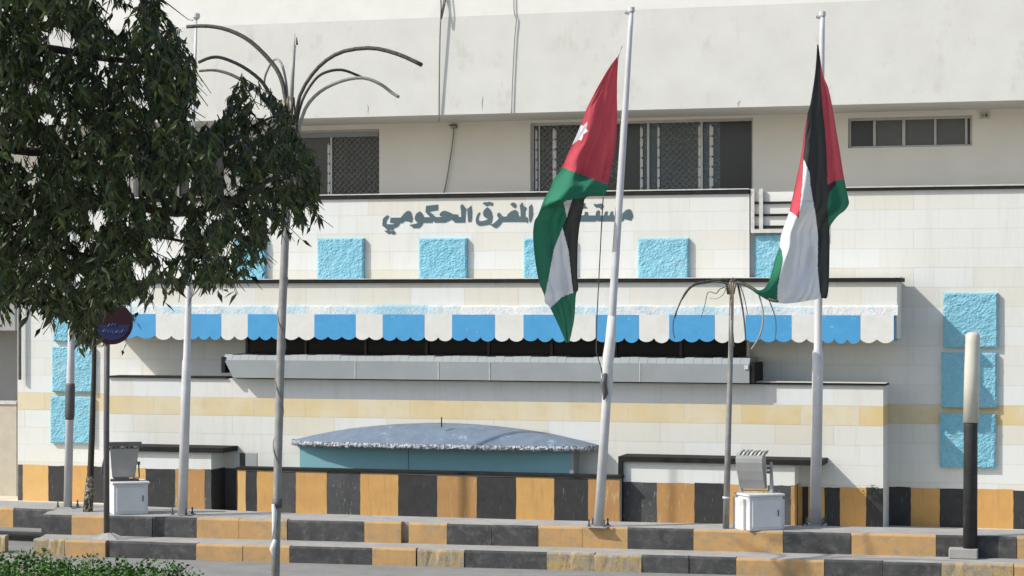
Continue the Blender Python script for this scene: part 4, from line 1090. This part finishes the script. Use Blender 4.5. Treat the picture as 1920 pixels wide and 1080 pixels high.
while cnt < 5800:
    u, v = RT.uniform(-420, 610), RT.uniform(-420, 645)
    if not inside(u, v, OUT) or any(inside(u, v, h) for h in HOLES): continue
    if u < -60 and RT.random() < .45: continue
    # thin, clumpy density
    if noise.noise(Vector((u / 70, v / 60, 3.3))) < -.38 and RT.random() < .6: continue
    dep = TD + RT.uniform(-1.3, 1.5) + (.6 if u > 420 else 0)
    if v < 0 or u < 0: dep += RT.uniform(-1.2, .3)
    P = D(u, v - 14, dep); cnt += 1; wild = RT.random() < .14
    hang = Vector((RT.uniform(-.5, .5), RT.uniform(-.5, .5), -RT.uniform(.2, 1))).normalized()
    L_ = RT.uniform(.10, .22); twigs.append((P, P + hang * L_))
    for k in range(RT.randint(8, 13)):
        t = RT.random(); base = P + hang * L_ * t
        d = Vector((RT.gauss(0, .55), RT.gauss(0, .55), -RT.uniform(.25, 1.1)))
        ln = RT.uniform(.035, .108); mid = base + d.normalized() * ln * .5; lu, lv = proj(mid)
        if airy(lu, lv) or (lu > -40 and not inside(lu, lv, OUT) and RT.random() < (.15 if wild else .85)): continue
        leaf(cr, base, d, ln, ln * RT.uniform(.26, .42), RT.uniform(0, 6.28), mi)
crown = cr.build('crown', tree)
tb_ = MB()
top = Vector((tr0.x + .1, tr0.y, 4.6))
tb_.tube([tr0, tr0 + Vector((.03, 0, 1.8)), Vector((tr0.x + .02, tr0.y, 3.4)), top, D(-330, 100, TD)], [.19, .15, .135, .12, .07], BARK, 12)
tb_.build('trunk', tree, smooth=True)
for pts, r in (([(-330, 420), (-150, 400), (40, 380), (190, 375), (330, 400), (420, 380), (520, 330)], .05), ([(-330, 330), (-150, 250), (60, 285), (220, 270), (330, 250)], .045), ([(-330, 480), (-120, 480), (40, 470), (160, 480), (240, 540)], .04),
               ([(-330, 250), (-120, 120), (60, 90), (200, 110), (330, 120)], .045), ([(190, 375), (240, 430), (330, 450), (420, 470)], .02), ([(-330, 200), (-100, -50), (120, -60), (290, 10)], .04), ([(330, 400), (400, 300), (470, 240), (520, 215)], .02), ([(420, 380), (500, 400), (570, 380)], .016)):
    b = MB(); c = curve([(*p, 0) for p in pts], 24); k = len(c)
    b.tube([D(p.x, p.y, TD + .15 * math.sin(i * .5)) for i, p in enumerate(c)], [r * (1 - .75 * i / k) for i in range(k)], BARK, 7); b.build('limb', tree, smooth=True)
b = MB()
for a, e in twigs: b.tube([a, (a + e) / 2, e], [.004, .003, .002], BARK, 4, False)
b.build('twigs', tree)

# slim young tree by the kerb end
yb = G(165, 959, ZP - .006); yd = at_depth_of(yb)
yt = thing('young_tree', 'slim young tree with a mottled trunk foot between flagpole and plinth', 'tree', yb)
b = MB(); b.tube([yb, D(168, 920, yd), D(170, 880, yd), D(173, 800, yd), D(176, 700, yd), D(178, 600, yd), D(180, 520, yd)], [.075, .07, .055, .05, .04, .035, .02], BARK, 9)
b.build('trunk', yt, smooth=True)
b = MB(); b.tube([D(164.5, 962, yd), D(167, 925, yd), D(169, 893, yd)], [.088, .079, .064], MOTTLE, 11); b.build('mottled_bark', yt, smooth=True)
b = MB(); mi = b.mi(LEAF)
for k in range(420):
    p = D(180 + RT.gauss(0, 32), 560 + RT.gauss(0, 38), yd + RT.gauss(0, .35))
    leaf(b, p, Vector((RT.gauss(0, .6), RT.gauss(0, .6), -.7)), RT.uniform(.12, .2), RT.uniform(.04, .07), RT.uniform(0, 6), mi)
b.build('crown', yt)
# small tuft growing at the wall foot
tf = MB(); mi = tf.mi(LEAF)
for k in range(60):
    p = F(1634 + RT.gauss(0, 7), 922 + RT.gauss(0, 5), YC - .05 - abs(RT.gauss(0, .04)))
    leaf(tf, p, Vector((RT.gauss(0, .6), RT.gauss(0, .3) - .2, .6)), .06, .025, RT.uniform(0, 6), mi)

tag(tf.build('weeds'), 'tiny green weeds sprouting on the wall stripes right of the right-hand porch', 'weeds', kind='stuff')
# low shrubs at the near left corner
hg = MB(); mi = hg.mi(HEDGE)
cnt = 0
while cnt < 15000:
    u = RT.uniform(-260, 400); HD = RT.uniform(24.6, 28.2)
    topv = 1062 + max(0, u - 40) * .085 + 9 * noise.noise(Vector((u / 35, HD, 1))) + (24 if u > 330 else 0) * (u - 330) / 70
    zt_ = EYE - (topv - V0) * 26.4 / FPX + .09 * noise.noise(Vector((u / 22, HD * 1.7, 6)))
    z = zt_ - abs(RT.gauss(0, .11)) - (RT.random() ** 3) * .5
    if z < ZR: continue
    p = D(u, V0 + (EYE - z) * FPX / HD, HD); cnt += 1
    leaf(hg, p, Vector((RT.gauss(0, .8), RT.gauss(0, .8), RT.uniform(-.1, .9))), RT.uniform(.035, .085), RT.uniform(.028, .055), RT.uniform(0, 6.28), mi)
for k in range(36):
    u = RT.uniform(20, 190); p = D(u, 1046 + (u > 100) * 8, 25.5); q = p + Vector((RT.uniform(-.1, .15), 0, RT.uniform(.06, .2)))
    hg.tube([p, (p + q) / 2 + Vector((.02, 0, 0)), q], [.004, .003, .001], STRAW, 4, False)
tag(hg.build('shrubs'), 'low clipped green shrubs on the near left verge beside the road', 'shrubs', kind='stuff')
vg = MB(); g0, g1 = D(-300, 1080, 24), D(395, 1080, 24)
vg.hexa([(g0.x - 6, 24.0, -.29), (D(380, 1100, 25).x, 23.2, -.29), (D(385, 1100, 28).x, 27.2, -.29), (g0.x - 6, 30, -.29)], [(g0.x - 6, 24.0, .0), (D(380, 1100, 25).x, 23.2, .0), (D(385, 1100, 28).x, 27.2, .0), (g0.x - 6, 30, .0)], EARTH)
o = vg.build('verge'); o['kind'] = 'structure'
